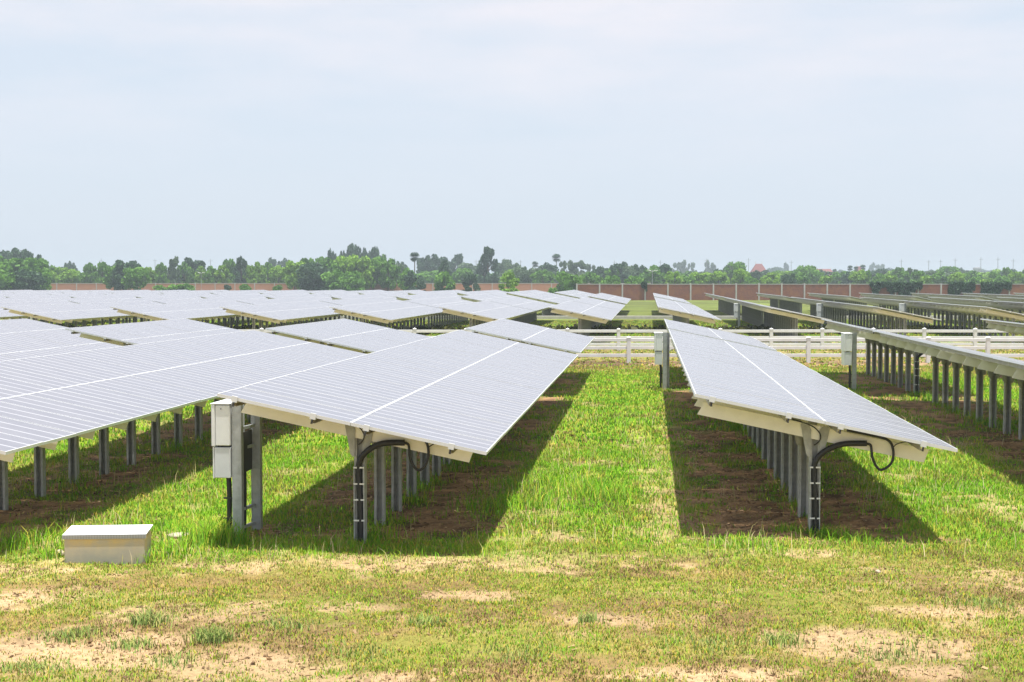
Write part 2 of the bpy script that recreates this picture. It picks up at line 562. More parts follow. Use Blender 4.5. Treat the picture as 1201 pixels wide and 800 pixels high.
def bracket_mb(side):
    b = MB()
    h = POST_TOP
    up = 0.03 if side < 0 else -0.02
    if side < 0:
        poly = [(-0.062, h - 0.36), (-0.085, h - 0.37), (-0.115, h - 0.33), (-0.185, h + 0.02 + up), (-0.165, h + 0.05 + up), (-0.095, h + 0.05 + up), (-0.050, h - 0.02)]
    else:
        poly = [(0.062, h - 0.36), (0.050, h - 0.02), (0.105, h + 0.05 + up), (0.175, h + 0.045 + up), (0.185, h + 0.01 + up), (0.115, h - 0.33), (0.085, h - 0.37)]
    b.prism(poly, 1, -0.072, -0.0605)
    return b
BR_MB = [bracket_mb(-1), bracket_mb(1)]
BR_ME = [b.mesh("bracket", M_POST) for b in BR_MB]

CLAMP_MB = MB()
CLAMP_MB.box((-0.035, -0.03, -0.02), (0.035, -0.004, 0.052)).box((-0.012, -0.034, -0.075), (0.012, -0.026, -0.02), 1)
CLAMP_ME = CLAMP_MB.mesh("end_clamp", [M_FRAME, M_DARK])

def cable_parts(root, ypost, variant=0):
    """conduit, tray and loops at a table's end post"""
    yf = ypost - 0.075
    z1 = 0.98
    tr = MB()
    for sx in (-0.062, 0.062):
        tr.box((POST_X + sx - 0.006, yf - 0.028, 0.0), (POST_X + sx + 0.006, yf + 0.012, z1))
    tray = link("cable_tray", tr.mesh("cable_tray", M_STEEL), root)
    for z in (0.30, 0.56, 0.76, 0.965):
        rg = MB(); rg.box((-0.068, -0.034, -0.010), (0.068, -0.029, 0.010))
        link("rung", rg.mesh("rung", M_FRAME), tray, (POST_X, yf, z))
    zb = lambda s: tilt_pt(s, -0.20).z
    w = 1.0 + 0.12 * variant
    p = [(POST_X + 0.02, yf, 0.02), (POST_X + 0.01, yf, 0.5), (POST_X - 0.01, yf, 0.9), (POST_X + 0.02, yf - 0.01, 1.07),
         (POST_X + 0.14 * w, yf - 0.03, 1.20), (POST_X + 0.32 * w, yf - 0.035, 1.275), (POST_X + 0.58 * w, yf - 0.03, zb(0.55) + 0.02)]
    b = MB(); b.tube(smooth_path(p, 7), 0.038, 10)
    cd = link("conduit", b.mesh("conduit", M_BLACK, True), root)
    x0 = POST_X + 0.58 * w
    zt = zb(0.55) + 0.015
    lp = [(x0 - 0.02, yf - 0.03, zt), (x0 + 0.05, yf - 0.035, zt - 0.02), (x0 + 0.07, yf - 0.05, zt - 0.17), (x0 + 0.13, yf - 0.05, zt - 0.30),
          (x0 + 0.20, yf - 0.05, zt - 0.33), (x0 + 0.28 * w, yf - 0.045, zt - 0.24), (x0 + 0.30 * w, yf - 0.03, zt - 0.08), (x0 + 0.24 * w, yf - 0.02, zt + 0.05),
          (x0 + 0.05, yf - 0.015, zt + 0.11), (x0 - 0.25, yf - 0.01, zt + 0.17)]
    b = MB(); b.tube(smooth_path(lp, 6), 0.017, 8)
    link("cable_loop", b.mesh("cable_loop", M_BLACK, True), root)
    th = [(x0 + 0.29 * w, yf - 0.03, zt - 0.06), (x0 + 0.38, yf - 0.03, zt + 0.0), (x0 + 0.52, yf - 0.02, zt + 0.03), (x0 + 0.75, yf + 0.03, zt - 0.01)]
    b = MB(); b.tube(smooth_path(th, 5), 0.007, 6)
    link("thin_cable", b.mesh("thin_cable", M_BLACK, True), root)
    th = [(POST_X - 0.35, yf + 0.02, tilt_pt(-0.4, -0.05).z), (POST_X - 0.05, yf, tilt_pt(-0.1, -0.09).z), (POST_X + 0.06, yf - 0.02, tilt_pt(0.0, -0.18).z),
          (POST_X + 0.05, yf - 0.01, tilt_pt(0.0, -0.27).z), (POST_X - 0.01, yf + 0.02, tilt_pt(0.0, -0.33).z)]
    b = MB(); b.tube(smooth_path(th, 5), 0.008, 6)
    link("thin_cable", b.mesh("thin_cable", M_BLACK, True), root)
    for s in (-0.22, 0.27, 0.52, 0.80, 0.98, 1.17):
        b = MB(); q = tilt_pt(s, -0.26); t = tilt_pt(s, -0.075)
        b.box((q.x - 0.004, yf + 0.02, q.z), (q.x + 0.004, yf + 0.026, t.z))
        link("cable_tie", b.mesh("cable_tie", M_STEEL), root)

_me_cache = {}
def joined(key, fn):
    if key not in _me_cache: _me_cache[key] = fn()
    return _me_cache[key]

def post_ys(length, first=0.85):
    n = int(round((length - first - 0.55) / 1.235)) + 1
    return [first + i * (length - first - 0.6) / (n - 1) for i in range(n)]

def solar_table(k, D0, nmod, label, detail, cables=None, sink=0.0, xoff=0.0, first=0.85):
    """detail 2: every piece an object; 1: posts and modules of the near end single, 0: joined pieces"""
    x, y = row_x(k) + xoff, row_y(k, D0)
    length = nmod * MODSTEP - 0.02
    root = empty("solar_table", (x, y, -sink))
    tag(root, label, "solar panels", "tilted solar tables in rows")
    gap = 0.004
    pys = post_ys(length, first)
    for i in range(4):
        pl = link("purlin", joined(("purlin", nmod), lambda: purlin_mesh(length - 0.06)), root)
        q = tilt_pt(PURL[i]); pl.location = (q.x, 0.03, q.z); pl.rotation_euler = (0, TILT, 0)
        if detail >= 1:
            link("end_clamp", CLAMP_ME, pl, (0, -0.03, 0))
    if detail == 2:
        for j, py in enumerate(pys):
            po = link("post", POST_ME, root, (POST_X, py, 0))
            link("bracket", BR_ME[0], po); link("bracket", BR_ME[1], po)
            q = tilt_pt(0)
            link("cross_beam", BEAM_ME, root, (q.x, py - 0.045, q.z), (0, TILT, 0))
        for i in range(nmod):
            for s in (-gap - MODL, gap):
                q = tilt_pt(s)
                dz = random.uniform(-0.002, 0.003)
                link("solar_module", MOD_ME, root, (q.x, i * MODSTEP, q.z + dz), (random.uniform(-0.002, 0.002), TILT + random.uniform(-0.0015, 0.0015), 0))
    else:
        def fmods():
            b = MB()
            for i in range(nmod):
                for s in (-gap - MODL, gap):
                    b.merge(MOD_MB, Matrix.Translation((tilt_pt(s).x, i * MODSTEP, tilt_pt(s).z)) @ R_T)
            me = b.mesh("module_field", [M_FRAME, M_GLASS, M_BACK])
            uv, co = uv_metres(me)
            base = np.array([MOD_MB.v[i] for f in MOD_MB.f for i in f], dtype=np.float32)[:, :2]
            uv.data.foreach_set("uv", np.tile(base, (nmod * 2, 1)).ravel())
            return me
        o = link("module_field", joined(("mods", nmod), fmods), root); o["kind"] = "stuff"
        def fbeams():
            b = MB()
            for py in pys:
                b.merge(BEAM_MB, Matrix.Translation((tilt_pt(0).x, py - 0.045, tilt_pt(0).z)) @ R_T)
            return b.mesh("cross_beams", M_CREAM)
        o = link("cross_beams", joined(("beams", nmod), fbeams), root); o["kind"] = "stuff"
        if detail == 1:
            for py in pys:
                po = link("post", POST_ME, root, (POST_X, py, 0))
        else:
            def fposts():
                b = MB()
                for py in pys:
                    b.merge(POST_MB, Matrix.Translation((POST_X, py, 0)))
                return b.mesh("posts", M_POST)
            o = link("posts", joined(("posts", nmod), fposts), root); o["kind"] = "stuff"
    if cables is not None:
        cable_parts(root, pys[0], cables)
    return root

ORD = ["", "first", "second", "third", "fourth", "fifth", "sixth", "seventh", "eighth", "ninth", "tenth", "eleventh", "twelfth",
       "thirteenth", "fourteenth", "fifteenth", "sixteenth", "seventeenth", "eighteenth", "nineteenth", "twentieth"]
def ordinal(n):
    if n <= 20: return ORD[n]
    suf = "th" if 10 <= n % 100 <= 20 else {1: "st", 2: "nd", 3: "rd"}.get(n % 10, "th")
    return f"{n}{suf}"
def row_phrase(k):
    if k == 0: return "row of the front combiner boxes"
    return f"{ordinal(abs(k))} row {'left' if k < 0 else 'right'} of the front combiner boxes"

def visible(k, D0, D1, lo=-60, hi=1270):
    """does the row section fall inside the picture's field"""
    for D in np.linspace(D0, D1, 12):
        for s in (-1.64, 1.64):
            u = 760 + 1600 * (row_x(k) + s) / D
            if lo < u < hi: return True
    return False

# near field: one long and one short table per row, this side of the fences
for k in range(-5, 3 + 1):
    if visible(k, 16.3, 37.4):
        lab = f"long solar table, {row_phrase(k)}, nearest the camera"
        if k == 0: lab = "long solar table whose near end carries the front combiner boxes and a cable tray"
        if k == 1: lab = "long solar table with a ladder cable tray, front right over dark square shadow"
        d0, nm, sk = (17.15, 23, 0.085) if k == 1 else (16.2, 21, 0.0)
        solar_table(k, d0, nm, lab, 2 if k > -3 else 1, {0: 0, 1: 1}.get(k), sk, 0.10 if k == 1 else 0.0, 0.55 if k == 1 else 0.85)
    if visible(k, 38.4, 48.5):
        solar_table(k, 41.2 if k == 1 else 38.5, 10, f"short solar table, {row_phrase(k)}, just before the white fence", 2 if k > -4 else 1, 0 if k == 2 else None, 0.085 if k == 1 else 0.0, 0.10 if k == 1 else 0.0)

# beyond the fences
blocks = [(70.5, 21, 1), (92.1, 21, 1), (119.0, 21, 0), (140.5, 10, 0)]
left_blocks = [(157.0, 21, 0), (178.6, 21, 0)]
for bi, (D0, n, det) in enumerate(blocks + left_blocks):
    for k in range(-24, 26):
        if not visible(k, D0, D0 + n * MODSTEP): continue
        if bi >= 4 and k > -1: continue
        lab = f"solar table, {row_phrase(k)}, {ordinal(bi + 1)} beyond the fence"
        solar_table(k, D0, n, lab, det if (bi == 0 or k > 0) else 0)

# ------------------------------------------------------------------ combiner stations
def combiner(k, D, label, yoff=0.0):
    x = row_x(k) - (1.735 if k == 0 else 1.62)
    y = row_y(k, D)
    root = empty("combiner_station", (x, y, 0))
    tag(root, label, "combiner box", "combiner boxes at table ends")
    def pst(h):
        b = MB()
        b.box((-0.062, -0.05, -0.1), (-0.052, 0.05, h)); b.box((0.052, -0.05, -0.1), (0.062, 0.05, h))
        b.box((-0.052, -0.045, -0.1), (0.052, -0.037, h - 0.003))
        b.box((-0.052, 0.037, -0.1), (-0.03, 0.045, h - 0.003))
        return b.mesh("post", M_STEEL)
    for xx, yy, h in ((0.0, 0.0, 1.735), (0.085, 0.56, 1.70)):
        link("post", pst(h), root, (xx, yy, 0))
    # upper enclosure with door on its left face
    b = MB(); b.bbox((-0.265, -0.09, 1.18), (-0.075, 0.56, 1.70), 0.008)
    en = link("upper_enclosure", b.mesh("upper_enclosure", M_BOX), root)
    b = MB(); b.bbox((-0.318, -0.10, 1.17), (-0.268, 0.57, 1.71), 0.010)
    dr = link("door", b.mesh("door", M_BOX), en)
    b = MB(); b.bbox((-0.33, -0.105, 1.712), (-0.07, 0.575, 1.724), 0.004)
    link("rain_cap", b.mesh("rain_cap", M_BOX), en)
    b = MB(); b.tube([(-0.19, -0.098, 1.655), (-0.19, -0.088, 1.655)], 0.008, 8)
    link("plug", b.mesh("plug", M_DARK), en)
    b = MB()
    for yy in (-0.05, 0.5): b.box((-0.25, yy, 1.160), (-0.20, yy + 0.04, 1.1795))
    link("feet", b.mesh("feet", M_DARK), en)
    b = MB(); b.bbox((-0.285, -0.08, 0.76), (-0.075, 0.52, 1.155), 0.008)
    lo = link("lower_enclosure", b.mesh("lower_enclosure", M_BOXG), root)
    b = MB(); b.bbox((-0.305, -0.085, 0.755), (-0.287, 0.525, 1.160), 0.004)
    link("door", b.mesh("door", M_BOX), lo)
    # carrier rails, rear plate, cables
    for z in (1.36, 1.10, 0.30, 0.06):
        b = MB(); b.add([(-0.03 + o_, 0.055, z + dz) for o_ in (0, 0.03) for dz in (0, 0.04)] + [(0.05 + o_, 0.505, z + dz) for o_ in (0, 0.03) for dz in (0, 0.04)], [(0, 1, 3, 2), (4, 6, 7, 5), (0, 4, 5, 1), (2, 3, 7, 6), (1, 5, 7, 3), (0, 2, 6, 4)])
        link("carrier_rail", b.mesh("carrier_rail", M_STEEL), root)
    b = MB(); b.box((0.03, 0.075, 0.80), (0.042, 0.50, 1.33))
    link("rear_plate", b.mesh("rear_plate", M_DARK), root)
    b = MB(); b.tube(smooth_path([(-0.13, 0.02, 0.77), (-0.12, 0.02, 0.5), (-0.125, 0.02, 0.2), (-0.12, 0.03, 0.0)], 4), 0.034, 8)
    link("cable_duct", b.mesh("cable_duct", M_BLACK, True), root)
    b = MB(); b.tube(smooth_path([(0.0, 0.24, 0.82), (0.0, 0.25, 0.5), (-0.01, 0.24, 0.0)], 4), 0.04, 8)
    link("cable_duct", b.mesh("cable_duct", M_BLACK, True), root)
    b = MB()
    for z in (0.48, 0.22): b.box((-0.19, -0.02, z), (-0.06, 0.0, z + 0.02))
    link("pipe_clip", b.mesh("pipe_clip", M_DARK), root)
    return root

combiner(0, 17.35, "pair of white combiner boxes on galvanised posts at front left table end")
combiner(1, 41.0, "white combiner boxes left of the front right table, before the white fence")
combiner(2, 40.7, "white combiner boxes under the upper edge of the table at right edge")
combiner(2, 93.0, "distant combiner boxes, second row right of the front ones, beyond the fence")
combiner(3, 93.0, "distant combiner boxes, third row right of the front ones, beyond the fence")
combiner(4, 93.0, "distant combiner boxes, fourth row right of the front ones, beyond the fence")

# ------------------------------------------------------------------ white ranch fences
def fence(D, u_post, label, lat0, lat1, step=2.40):
    lat_p = (u_post - 600) / 1600 * D
    n0 = int(math.floor((lat0 - lat_p) / step)); n1 = int(math.ceil((lat1 - lat_p) / step))
    root = empty("ranch_fence", (*site(lat_p + n0 * step, D), 0), YAW)
    tag(root, label, "fence")
    b = MB(); b.bbox((-0.075, -0.075, -0.1), (0.075, 0.075, 1.02), 0.01)
    b.add([(-0.09, -0.09, 1.02), (0.09, -0.09, 1.02), (0.09, 0.09, 1.02), (-0.09, 0.09, 1.02), (0, 0, 1.075)],
          [(3, 2, 1, 0), (0, 1, 4), (1, 2, 4), (2, 3, 4), (3, 0, 4)])
    pm = b.mesh("post", M_WHITE)
    b = MB(); b.bbox((0.077, -0.025, -0.065), (step - 0.077, 0.025, 0.065), 0.006)
    rm = b.mesh("rail", M_WHITE)
    for i in range(n1 - n0 + 1):
        link("post", pm, root, (i * step, random.uniform(-0.01, 0.01), random.uniform(-0.01, 0.01)), (0, random.uniform(-0.006, 0.006), 0))
        if i < n1 - n0:
            for z in (0.30, 0.61, 0.92):
                link("rail", rm, root, (i * step, 0, z + random.uniform(-0.008, 0.008)))
fence(54.6, 737, "white three rail fence nearest the solar tables, crossing behind the front rows", -22, 23)
fence(64.2, 725, "white three rail fence farther away, behind the near white fence", -26, 27)

# ------------------------------------------------------------------ concrete cable pit with metal lid
def cable_pit():
    x, y = site(-4.74, 15.75)
    root = empty("cable_pit", (x, y, 0), YAW + math.radians(4))
    tag(root, "low concrete cable pit with white metal lid on the grass at left", "cable pit")
    m = bpy.data.materials.new("stained_concrete"); m.use_nodes = True
    N, L = m.node_tree.nodes, m.node_tree.links
    bs = N["Principled BSDF"]; bs.inputs["Roughness"].default_value = 0.9
    co = N.new("ShaderNodeTexCoord"); sp = N.new("ShaderNodeSeparateXYZ"); L.new(co.outputs["Object"], sp.inputs[0])
    nz = N.new("ShaderNodeTexNoise"); nz.inputs["Scale"].default_value = 5; nz.inputs["Detail"].default_value = 7
    L.new(co.outputs["Object"], nz.inputs["Vector"])
    ad = N.new("ShaderNodeMath"); ad.operation = 'MULTIPLY_ADD'; ad.inputs[1].default_value = 0.42
    L.new(nz.outputs["Fac"], ad.inputs[0]); L.new(sp.outputs["Z"], ad.inputs[2])
    rp = N.new("ShaderNodeValToRGB")
    e = rp.color_ramp.elements
    e[0].position = 0.25; e[0].color = (0.36, 0.34, 0.29, 1)
    e[1].position = 0.52; e[1].color = (0.66, 0.48, 0.21, 1)
    k = e.new(0.40); k.color = (0.48, 0.42, 0.31, 1)
    L.new(ad.outputs[0], rp.inputs["Fac"]); L.new(rp.outputs["Color"], bs.inputs["Base Color"])
    bp = N.new("ShaderNodeBump"); bp.inputs["Strength"].default_value = 0.3; L.new(nz.outputs["Fac"], bp.inputs["Height"]); L.new(bp.outputs["Normal"], bs.inputs["Normal"])
    b = MB()
    w, d, h = 0.46, 0.40, 0.315
    b.bbox((-w, -0.006, -0.1), (w, d, h), 0.008)
    link("pit_wall", b.mesh("pit_wall", m), root)
    # chequer plate lip material
    mc = bpy.data.materials.new("chequer_plate"); mc.use_nodes = True
    N, L = mc.node_tree.nodes, mc.node_tree.links
    bs = N["Principled BSDF"]; bs.inputs["Roughness"].default_value = 0.42; bs.inputs["Metallic"].default_value = 0.6
    co = N.new("ShaderNodeTexCoord"); mp = N.new("ShaderNodeMapping"); mp.inputs["Rotation"].default_value = (0, 0.785, 0); mp.inputs["Scale"].default_value = (45, 45, 45)
    ck = N.new("ShaderNodeTexChecker"); ck.inputs["Scale"].default_value = 1.0
    ck.inputs["Color1"].default_value = (0.42, 0.43, 0.45, 1); ck.inputs["Color2"].default_value = (0.32, 0.33, 0.35, 1)
    L.new(co.outputs["Object"], mp.inputs["Vector"]); L.new(mp.outputs[0], ck.inputs["Vector"]); L.new(ck.outputs["Color"], bs.inputs["Base Color"])
    b = MB()
    b.prism([(-0.012, 0.31), (0.0, 0.31), (0.0, 0.342), (d + 0.02, 0.378), (d + 0.02, 0.384), (-0.012, 0.350)], 0, -w - 0.018, w + 0.018, 0)
    lid = link("lid", b.mesh("lid", M_LIDTOP), root)
    b = MB(); b.box((-w - 0.019, -0.016, 0.300), (w + 0.019, -0.0125, 0.349))
    link("lid_lip", b.mesh("lid_lip", mc), lid)
    for sx in (-0.37, 0.34):
        b = MB()
        zz = 0.372
        b.tube(smooth_path([(sx - 0.04, 0.26, zz - 0.004), (sx - 0.035, 0.26, zz + 0.014), (sx + 0.035, 0.26, zz + 0.014), (sx + 0.04, 0.26, zz - 0.004)], 4), 0.005, 6)
        link("handle", b.mesh("handle", M_POST), lid)
cable_pit()

def rock(lat, D, r, flat, label, name="stone"):
    b = MB()
    n, m = 10, 6
    vs = []
    for j in range(m + 1):
        th = math.pi * j / m
        for i in range(n):
            ph = 2 * math.pi * i / n
            rr = 1 + random.uniform(-0.16, 0.16)
            vs.append((r * rr * math.sin(th) * math.cos(ph), r * 0.8 * rr * math.sin(th) * math.sin(ph), r * flat * math.cos(th) * (1 + random.uniform(-0.1, 0.1))))
    fs = []
    for j in range(m):
        for i in range(n):
            i2 = (i + 1) % n
            fs.append((j * n + i, (j + 1) * n + i, (j + 1) * n + i2, j * n + i2))
    b.add(vs, fs)
    x, y = site(lat, D)
    o = link(name, b.mesh(name, M_ROCK, True), None, (x, y, float(ground_z(x, y)[0]) + r * flat * 0.4), (0, 0, random.uniform(0, 3)))
    tag(o, label, "stone")
rock((65 - 600) / 1600 * 16.1, 16.1, 0.075, 0.75, "small pale stone lying before the concrete cable pit")
rock((207 - 600) / 1600 * 17.5, 17.5, 0.16, 0.22, "flat white stone slab in the grass right of the cable pit")
rock((1033 - 600) / 1600 * 15.2, 15.2, 0.035, 0.7, "tiny pale stone on the grass right of the front right table")

# ------------------------------------------------------------------ raised concrete kerb in the far service lane
b = MB(); L_ = 110.0
b.bbox((-L_ / 2, -0.12, -0.1), (L_ / 2, 0.12, 0.27), 0.02)
o = link("concrete_kerb", b.mesh("concrete_kerb", M_KERB), None, (*site(-5, 117.0), 0), (0, 0, YAW))
tag(o, "long low pale concrete kerb across the far service lane", "kerb")

# ------------------------------------------------------------------ brick walls
def brick_mat(name, c1, c2, c3, mortar):
    m = bpy.data.materials.new(name); m.use_nodes = True
    N, L = m.node_tree.nodes, m.node_tree.links
    bs = N["Principled BSDF"]; bs.inputs["Roughness"].default_value = 0.9
    co = N.new("ShaderNodeTexCoord"); mp = N.new("ShaderNodeMapping")
    mp.inputs["Rotation"].default_value = (math.pi / 2, 0, 0)
    br = N.new("ShaderNodeTexBrick")
    br.inputs["Color1"].default_value = (*c1, 1); br.inputs["Color2"].default_value = (*c2, 1); br.inputs["Mortar"].default_value = (*mortar, 1)
    br.inputs["Scale"].default_value = 2.2; br.inputs["Mortar Size"].default_value = 0.02
    L.new(co.outputs["Object"], mp.inputs["Vector"]); L.new(mp.outputs[0], br.inputs["Vector"])
    nz = N.new("ShaderNodeTexNoise"); nz.inputs["Scale"].default_value = 0.9; nz.inputs["Detail"].default_value = 6
    gp = N.new("ShaderNodeNewGeometry")
    L.new(gp.outputs["Position"], nz.inputs["Vector"])
    mr = N.new("ShaderNodeMapRange"); mr.inputs["From Min"].default_value = 0.45; mr.inputs["From Max"].default_value = 0.65; mr.inputs["To Max"].default_value = 0.6
    L.new(nz.outputs["Fac"], mr.inputs["Value"])
    mx = N.new("ShaderNodeMix"); mx.data_type = 'RGBA'; mx.inputs["B"].default_value = (*c3, 1)
    L.new(mr.outputs[0], mx.inputs["Factor"]); L.new(br.outputs["Color"], mx.inputs["A"]); L.new(mx.outputs["Result"], bs.inputs["Base Color"])
    return m
M_BRICK = brick_mat("dark_red_brick", (0.25, 0.068, 0.028), (0.16, 0.042, 0.020), (0.30, 0.13, 0.05), (0.25, 0.2, 0.17))
M_BRICK2 = brick_mat("orange_brick", (0.52, 0.20, 0.11), (0.46, 0.17, 0.09), (0.50, 0.24, 0.15), (0.36, 0.3, 0.26))
M_COPING = mat("weathered_concrete", (0.46, 0.45, 0.44), 0.85, 0, 0.1, 1.0)

def brick_wall(D, lat0, lat1, step, height, m, label, post_w=0.24):
    n = int(round((lat1 - lat0) / step))
    root = empty("brick_wall", (*site(lat0, D), 0), YAW)
    tag(root, label, "wall")
    b = MB(); b.bbox((-post_w / 2, -0.17, -0.2), (post_w / 2, 0.17, height + 0.08), 0.01); pm = b.mesh("post", M_COPING)
    b = MB(); b.box((post_w / 2 + 0.002, -0.08, -0.2), (step - post_w / 2 - 0.002, 0.08, height - 0.102)); wm = b.mesh("brick_panel", m)
    b = MB(); b.box((post_w / 2 + 0.002, -0.12, height - 0.10), (step - post_w / 2 - 0.002, 0.12, height)); cm = b.mesh("coping", M_COPING)
    for i in range(n + 1):
        link("post", pm, root, (i * step, 0, random.uniform(-0.03, 0.03)))
        if i < n:
            link("brick_panel", wm, root, (i * step, 0, 0)); link("coping", cm, root, (i * step, 0, 0))
    return root
WR_D = 228.0
brick_wall(WR_D, (676 - 600) / 1600 * WR_D, 92, 3.80, 2.73, M_BRICK, "dark red brick wall with pale posts across the right background")
WL_D = 345.0
brick_wall(WL_D, -150, 35, 5.0, 2.62, M_BRICK2, "orange brick wall far behind the left solar tables", 0.2)

# ------------------------------------------------------------------ foliage
def leaf_mat(name, c1, c2, scale=1.2):
    m = bpy.data.materials.new(name); m.use_nodes = True
    N, L = m.node_tree.nodes, m.node_tree.links
    bs = N["Principled BSDF"]; bs.inputs["Roughness"].default_value = 0.6; bs.inputs["Specular IOR Level"].default_value = 0.25
    at = N.new("ShaderNodeAttribute"); at.attribute_name = "leaf_tint"
    mx = N.new("ShaderNodeMix"); mx.data_type = 'RGBA'
    mx.inputs["A"].default_value = (*c1, 1); mx.inputs["B"].default_value = (*c2, 1)
    L.new(at.outputs["Fac"], mx.inputs["Factor"]); L.new(mx.outputs["Result"], bs.inputs["Base Color"])
    tr = N.new("ShaderNodeBsdfTranslucent"); L.new(mx.outputs["Result"], tr.inputs["Color"])
    ms = N.new("ShaderNodeMixShader"); ms.inputs[0].default_value = 0.3
    L.new(bs.outputs[0], ms.inputs[1]); L.new(tr.outputs[0], ms.inputs[2]); L.new(ms.outputs[0], N["Material Output"].inputs[0])
    return m
LEAF = {
    "green": leaf_mat("mid_green_leaves", (0.06, 0.16, 0.022), (0.17, 0.35, 0.04)),
    "bright": leaf_mat("bright_green_leaves", (0.11, 0.23, 0.02), (0.27, 0.46, 0.045)),
    "dark": leaf_mat("dark_green_leaves", (0.028, 0.07, 0.035), (0.07, 0.14, 0.06)),
    "grey": leaf_mat("grey_green_leaves", (0.07, 0.12, 0.065), (0.15, 0.22, 0.11)),
}
M_BARK = mat("bark", (0.12, 0.09, 0.065), 0.9, 0, 0.3, 6.0, 0.4)

def quads_mesh(name, P, U, V, tint, material):
    """leaf quads with centres P, half axes U and V, per-leaf tint"""
    n = len(P)
    co = np.stack([P - U - V, P + U - V, P + U + V, P - U + V], 1).reshape(-1, 3)
    me = bpy.data.meshes.new(name)
    me.vertices.add(n * 4); me.vertices.foreach_set("co", co.astype(np.float32).ravel())
    me.loops.add(n * 4); me.loops.foreach_set("vertex_index", np.arange(n * 4, dtype=np.int32))
    me.polygons.add(n); me.polygons.foreach_set("loop_start", np.arange(0, n * 4, 4, dtype=np.int32))
    me.polygons.foreach_set("loop_total", np.full(n, 4, dtype=np.int32))
    me.update(calc_edges=True)
    a = me.attributes.new("leaf_tint", 'FLOAT', 'POINT')
    a.data.foreach_set("value", np.repeat(tint, 4).astype(np.float32))
    me.materials.append(material)
    return me

def rand_dirs(n):
    d = rng.normal(size=(n, 3)); return d / np.linalg.norm(d, axis=1)[:, None]

def crown_mesh(shape, material, nclump, nleaf, leaf):
    """unit crown: radius about 1 in x,y and z from 0 to 1"""
    cs, rs = [], []
    for i in range(nclump):
        t = rng.random()
        if shape == "round":
            z = 0.10 + 0.85 * t; rad = math.sqrt(max(0, 1 - (2 * z - 1.0) ** 2)) * 0.8 + 0.1
        elif shape == "column":
            z = 0.04 + 0.93 * t; rad = min(1, 0.55 + z * 1.6) * (1 - max(0, z - 0.35) / 0.65) ** 0.62 * 0.85
        elif shape == "tall":
            z = 0.05 + 0.92 * t; rad = math.sqrt(max(0.03, 1 - (1.55 * z - 0.62) ** 2)) * (0.55 + 0.4 * rng.random())
        elif shape == "bush":
            z = 0.02 + 0.85 * t ** 1.3; rad = math.sqrt(max(0, 1 - z * z)) * 0.85
        else:
            z = 0.25 + 0.72 * t; rad = math.sqrt(max(0.02, 1 - (2.2 * z - 1.3) ** 2)) * 0.9
        a = rng.random() * 2 * math.pi; r = rad * math.sqrt(rng.uniform(0.15, 1))
        cs.append((r * math.cos(a), r * math.sin(a), z)); rs.append(rng.uniform(0.16, 0.36) * (0.75 if shape in ("tall", "column") else 1))
    cs, rs = np.array(cs), np.array(rs)
    which = rng.integers(0, nclump, nclump * nleaf)
    d = rand_dirs(len(which)) * np.cbrt(rng.uniform(0.1, 1, len(which)))[:, None]
    zs = 0.55
    P = cs[which] + d * rs[which][:, None] * np.array((1, 1, zs))
    P[:, 2] = np.abs(P[:, 2])
    u = rand_dirs(len(P)); w = np.cross(u, rand_dirs(len(P))); w /= np.linalg.norm(w, axis=1)[:, None] + 1e-9
    s = leaf * rng.uniform(0.6, 1.3, len(P))[:, None]
    base = rng.random(nclump)
    tint = np.clip(base[which] * 0.65 + rng.random(len(P)) * 0.45, 0, 1)
    return quads_mesh("crown", P, u * s * np.array((1, 1, 0.6)), w * s * np.array((0.7, 0.7, 0.45)), tint, material)

def trunk_mesh():
    b = MB()
    b.tube([(0, 0, -0.02), (0.01, 0.0, 0.35), (0.0, 0.02, 0.75)], 0.035, 8, 0, 0.015)
    for i in range(6):
        a = i * 1.1 + 0.3; z = 0.28 + 0.07 * i
        b.tube([(0.005, 0, z), (0.12 * math.cos(a), 0.12 * math.sin(a), z + 0.10), (0.24 * math.cos(a), 0.24 * math.sin(a), z + 0.17)], 0.014, 5, 0, 0.005)
    return b.mesh("trunk", M_BARK)
TRUNK_ME = trunk_mesh()

CROWN = {}
for shp, ncl, nlf, lf in (("round", 38, 80, 0.075), ("column", 46, 60, 0.065), ("tall", 36, 64, 0.085), ("bush", 30, 75, 0.08), ("umbrella", 30, 75, 0.075)):
    for cn in LEAF:
        for v in range(2):
            CROWN[(shp, cn, v)] = crown_mesh(shp, LEAF[cn], ncl, nlf, lf)

def palm_meshes():
    b = MB(); b.tube([(0, 0, -0.02), (0.004, 0.0, 0.4), (-0.003, 0, 0.86)], 0.016, 8, 0, 0.011)
    tk = b.mesh("trunk", M_BARK)
    out = []
    for v in range(2):
        P, U, V = [], [], []
        for i in range(46):
            d = rand_dirs(1)[0]; d[2] = d[2] * 0.9 + 0.12; d /= np.linalg.norm(d)
            up = np.array((0, 0, 1.0)); s = np.cross(d, up); s /= np.linalg.norm(s) + 1e-9
            n = np.cross(s, d)
            for j in range(5):                 # a fan of narrow blades
                a = (j - 2) * 0.34
                e = d * math.cos(a) + s * math.sin(a) * 0.9 + n * rng.uniform(-0.15, 0.1)
                P.append(np.array((0, 0, 0.86)) + e * 0.085 * np.array((1, 1, 1.0))); U.append(e * 0.05); V.append((s * math.cos(a) - d * math.sin(a)) * 0.011)
        out.append(quads_mesh("crown", np.array(P), np.array(U), np.array(V), rng.random(len(P)), LEAF["dark"]))
    return tk, out
PALM_TRUNK, PALM_CROWNS = palm_meshes()

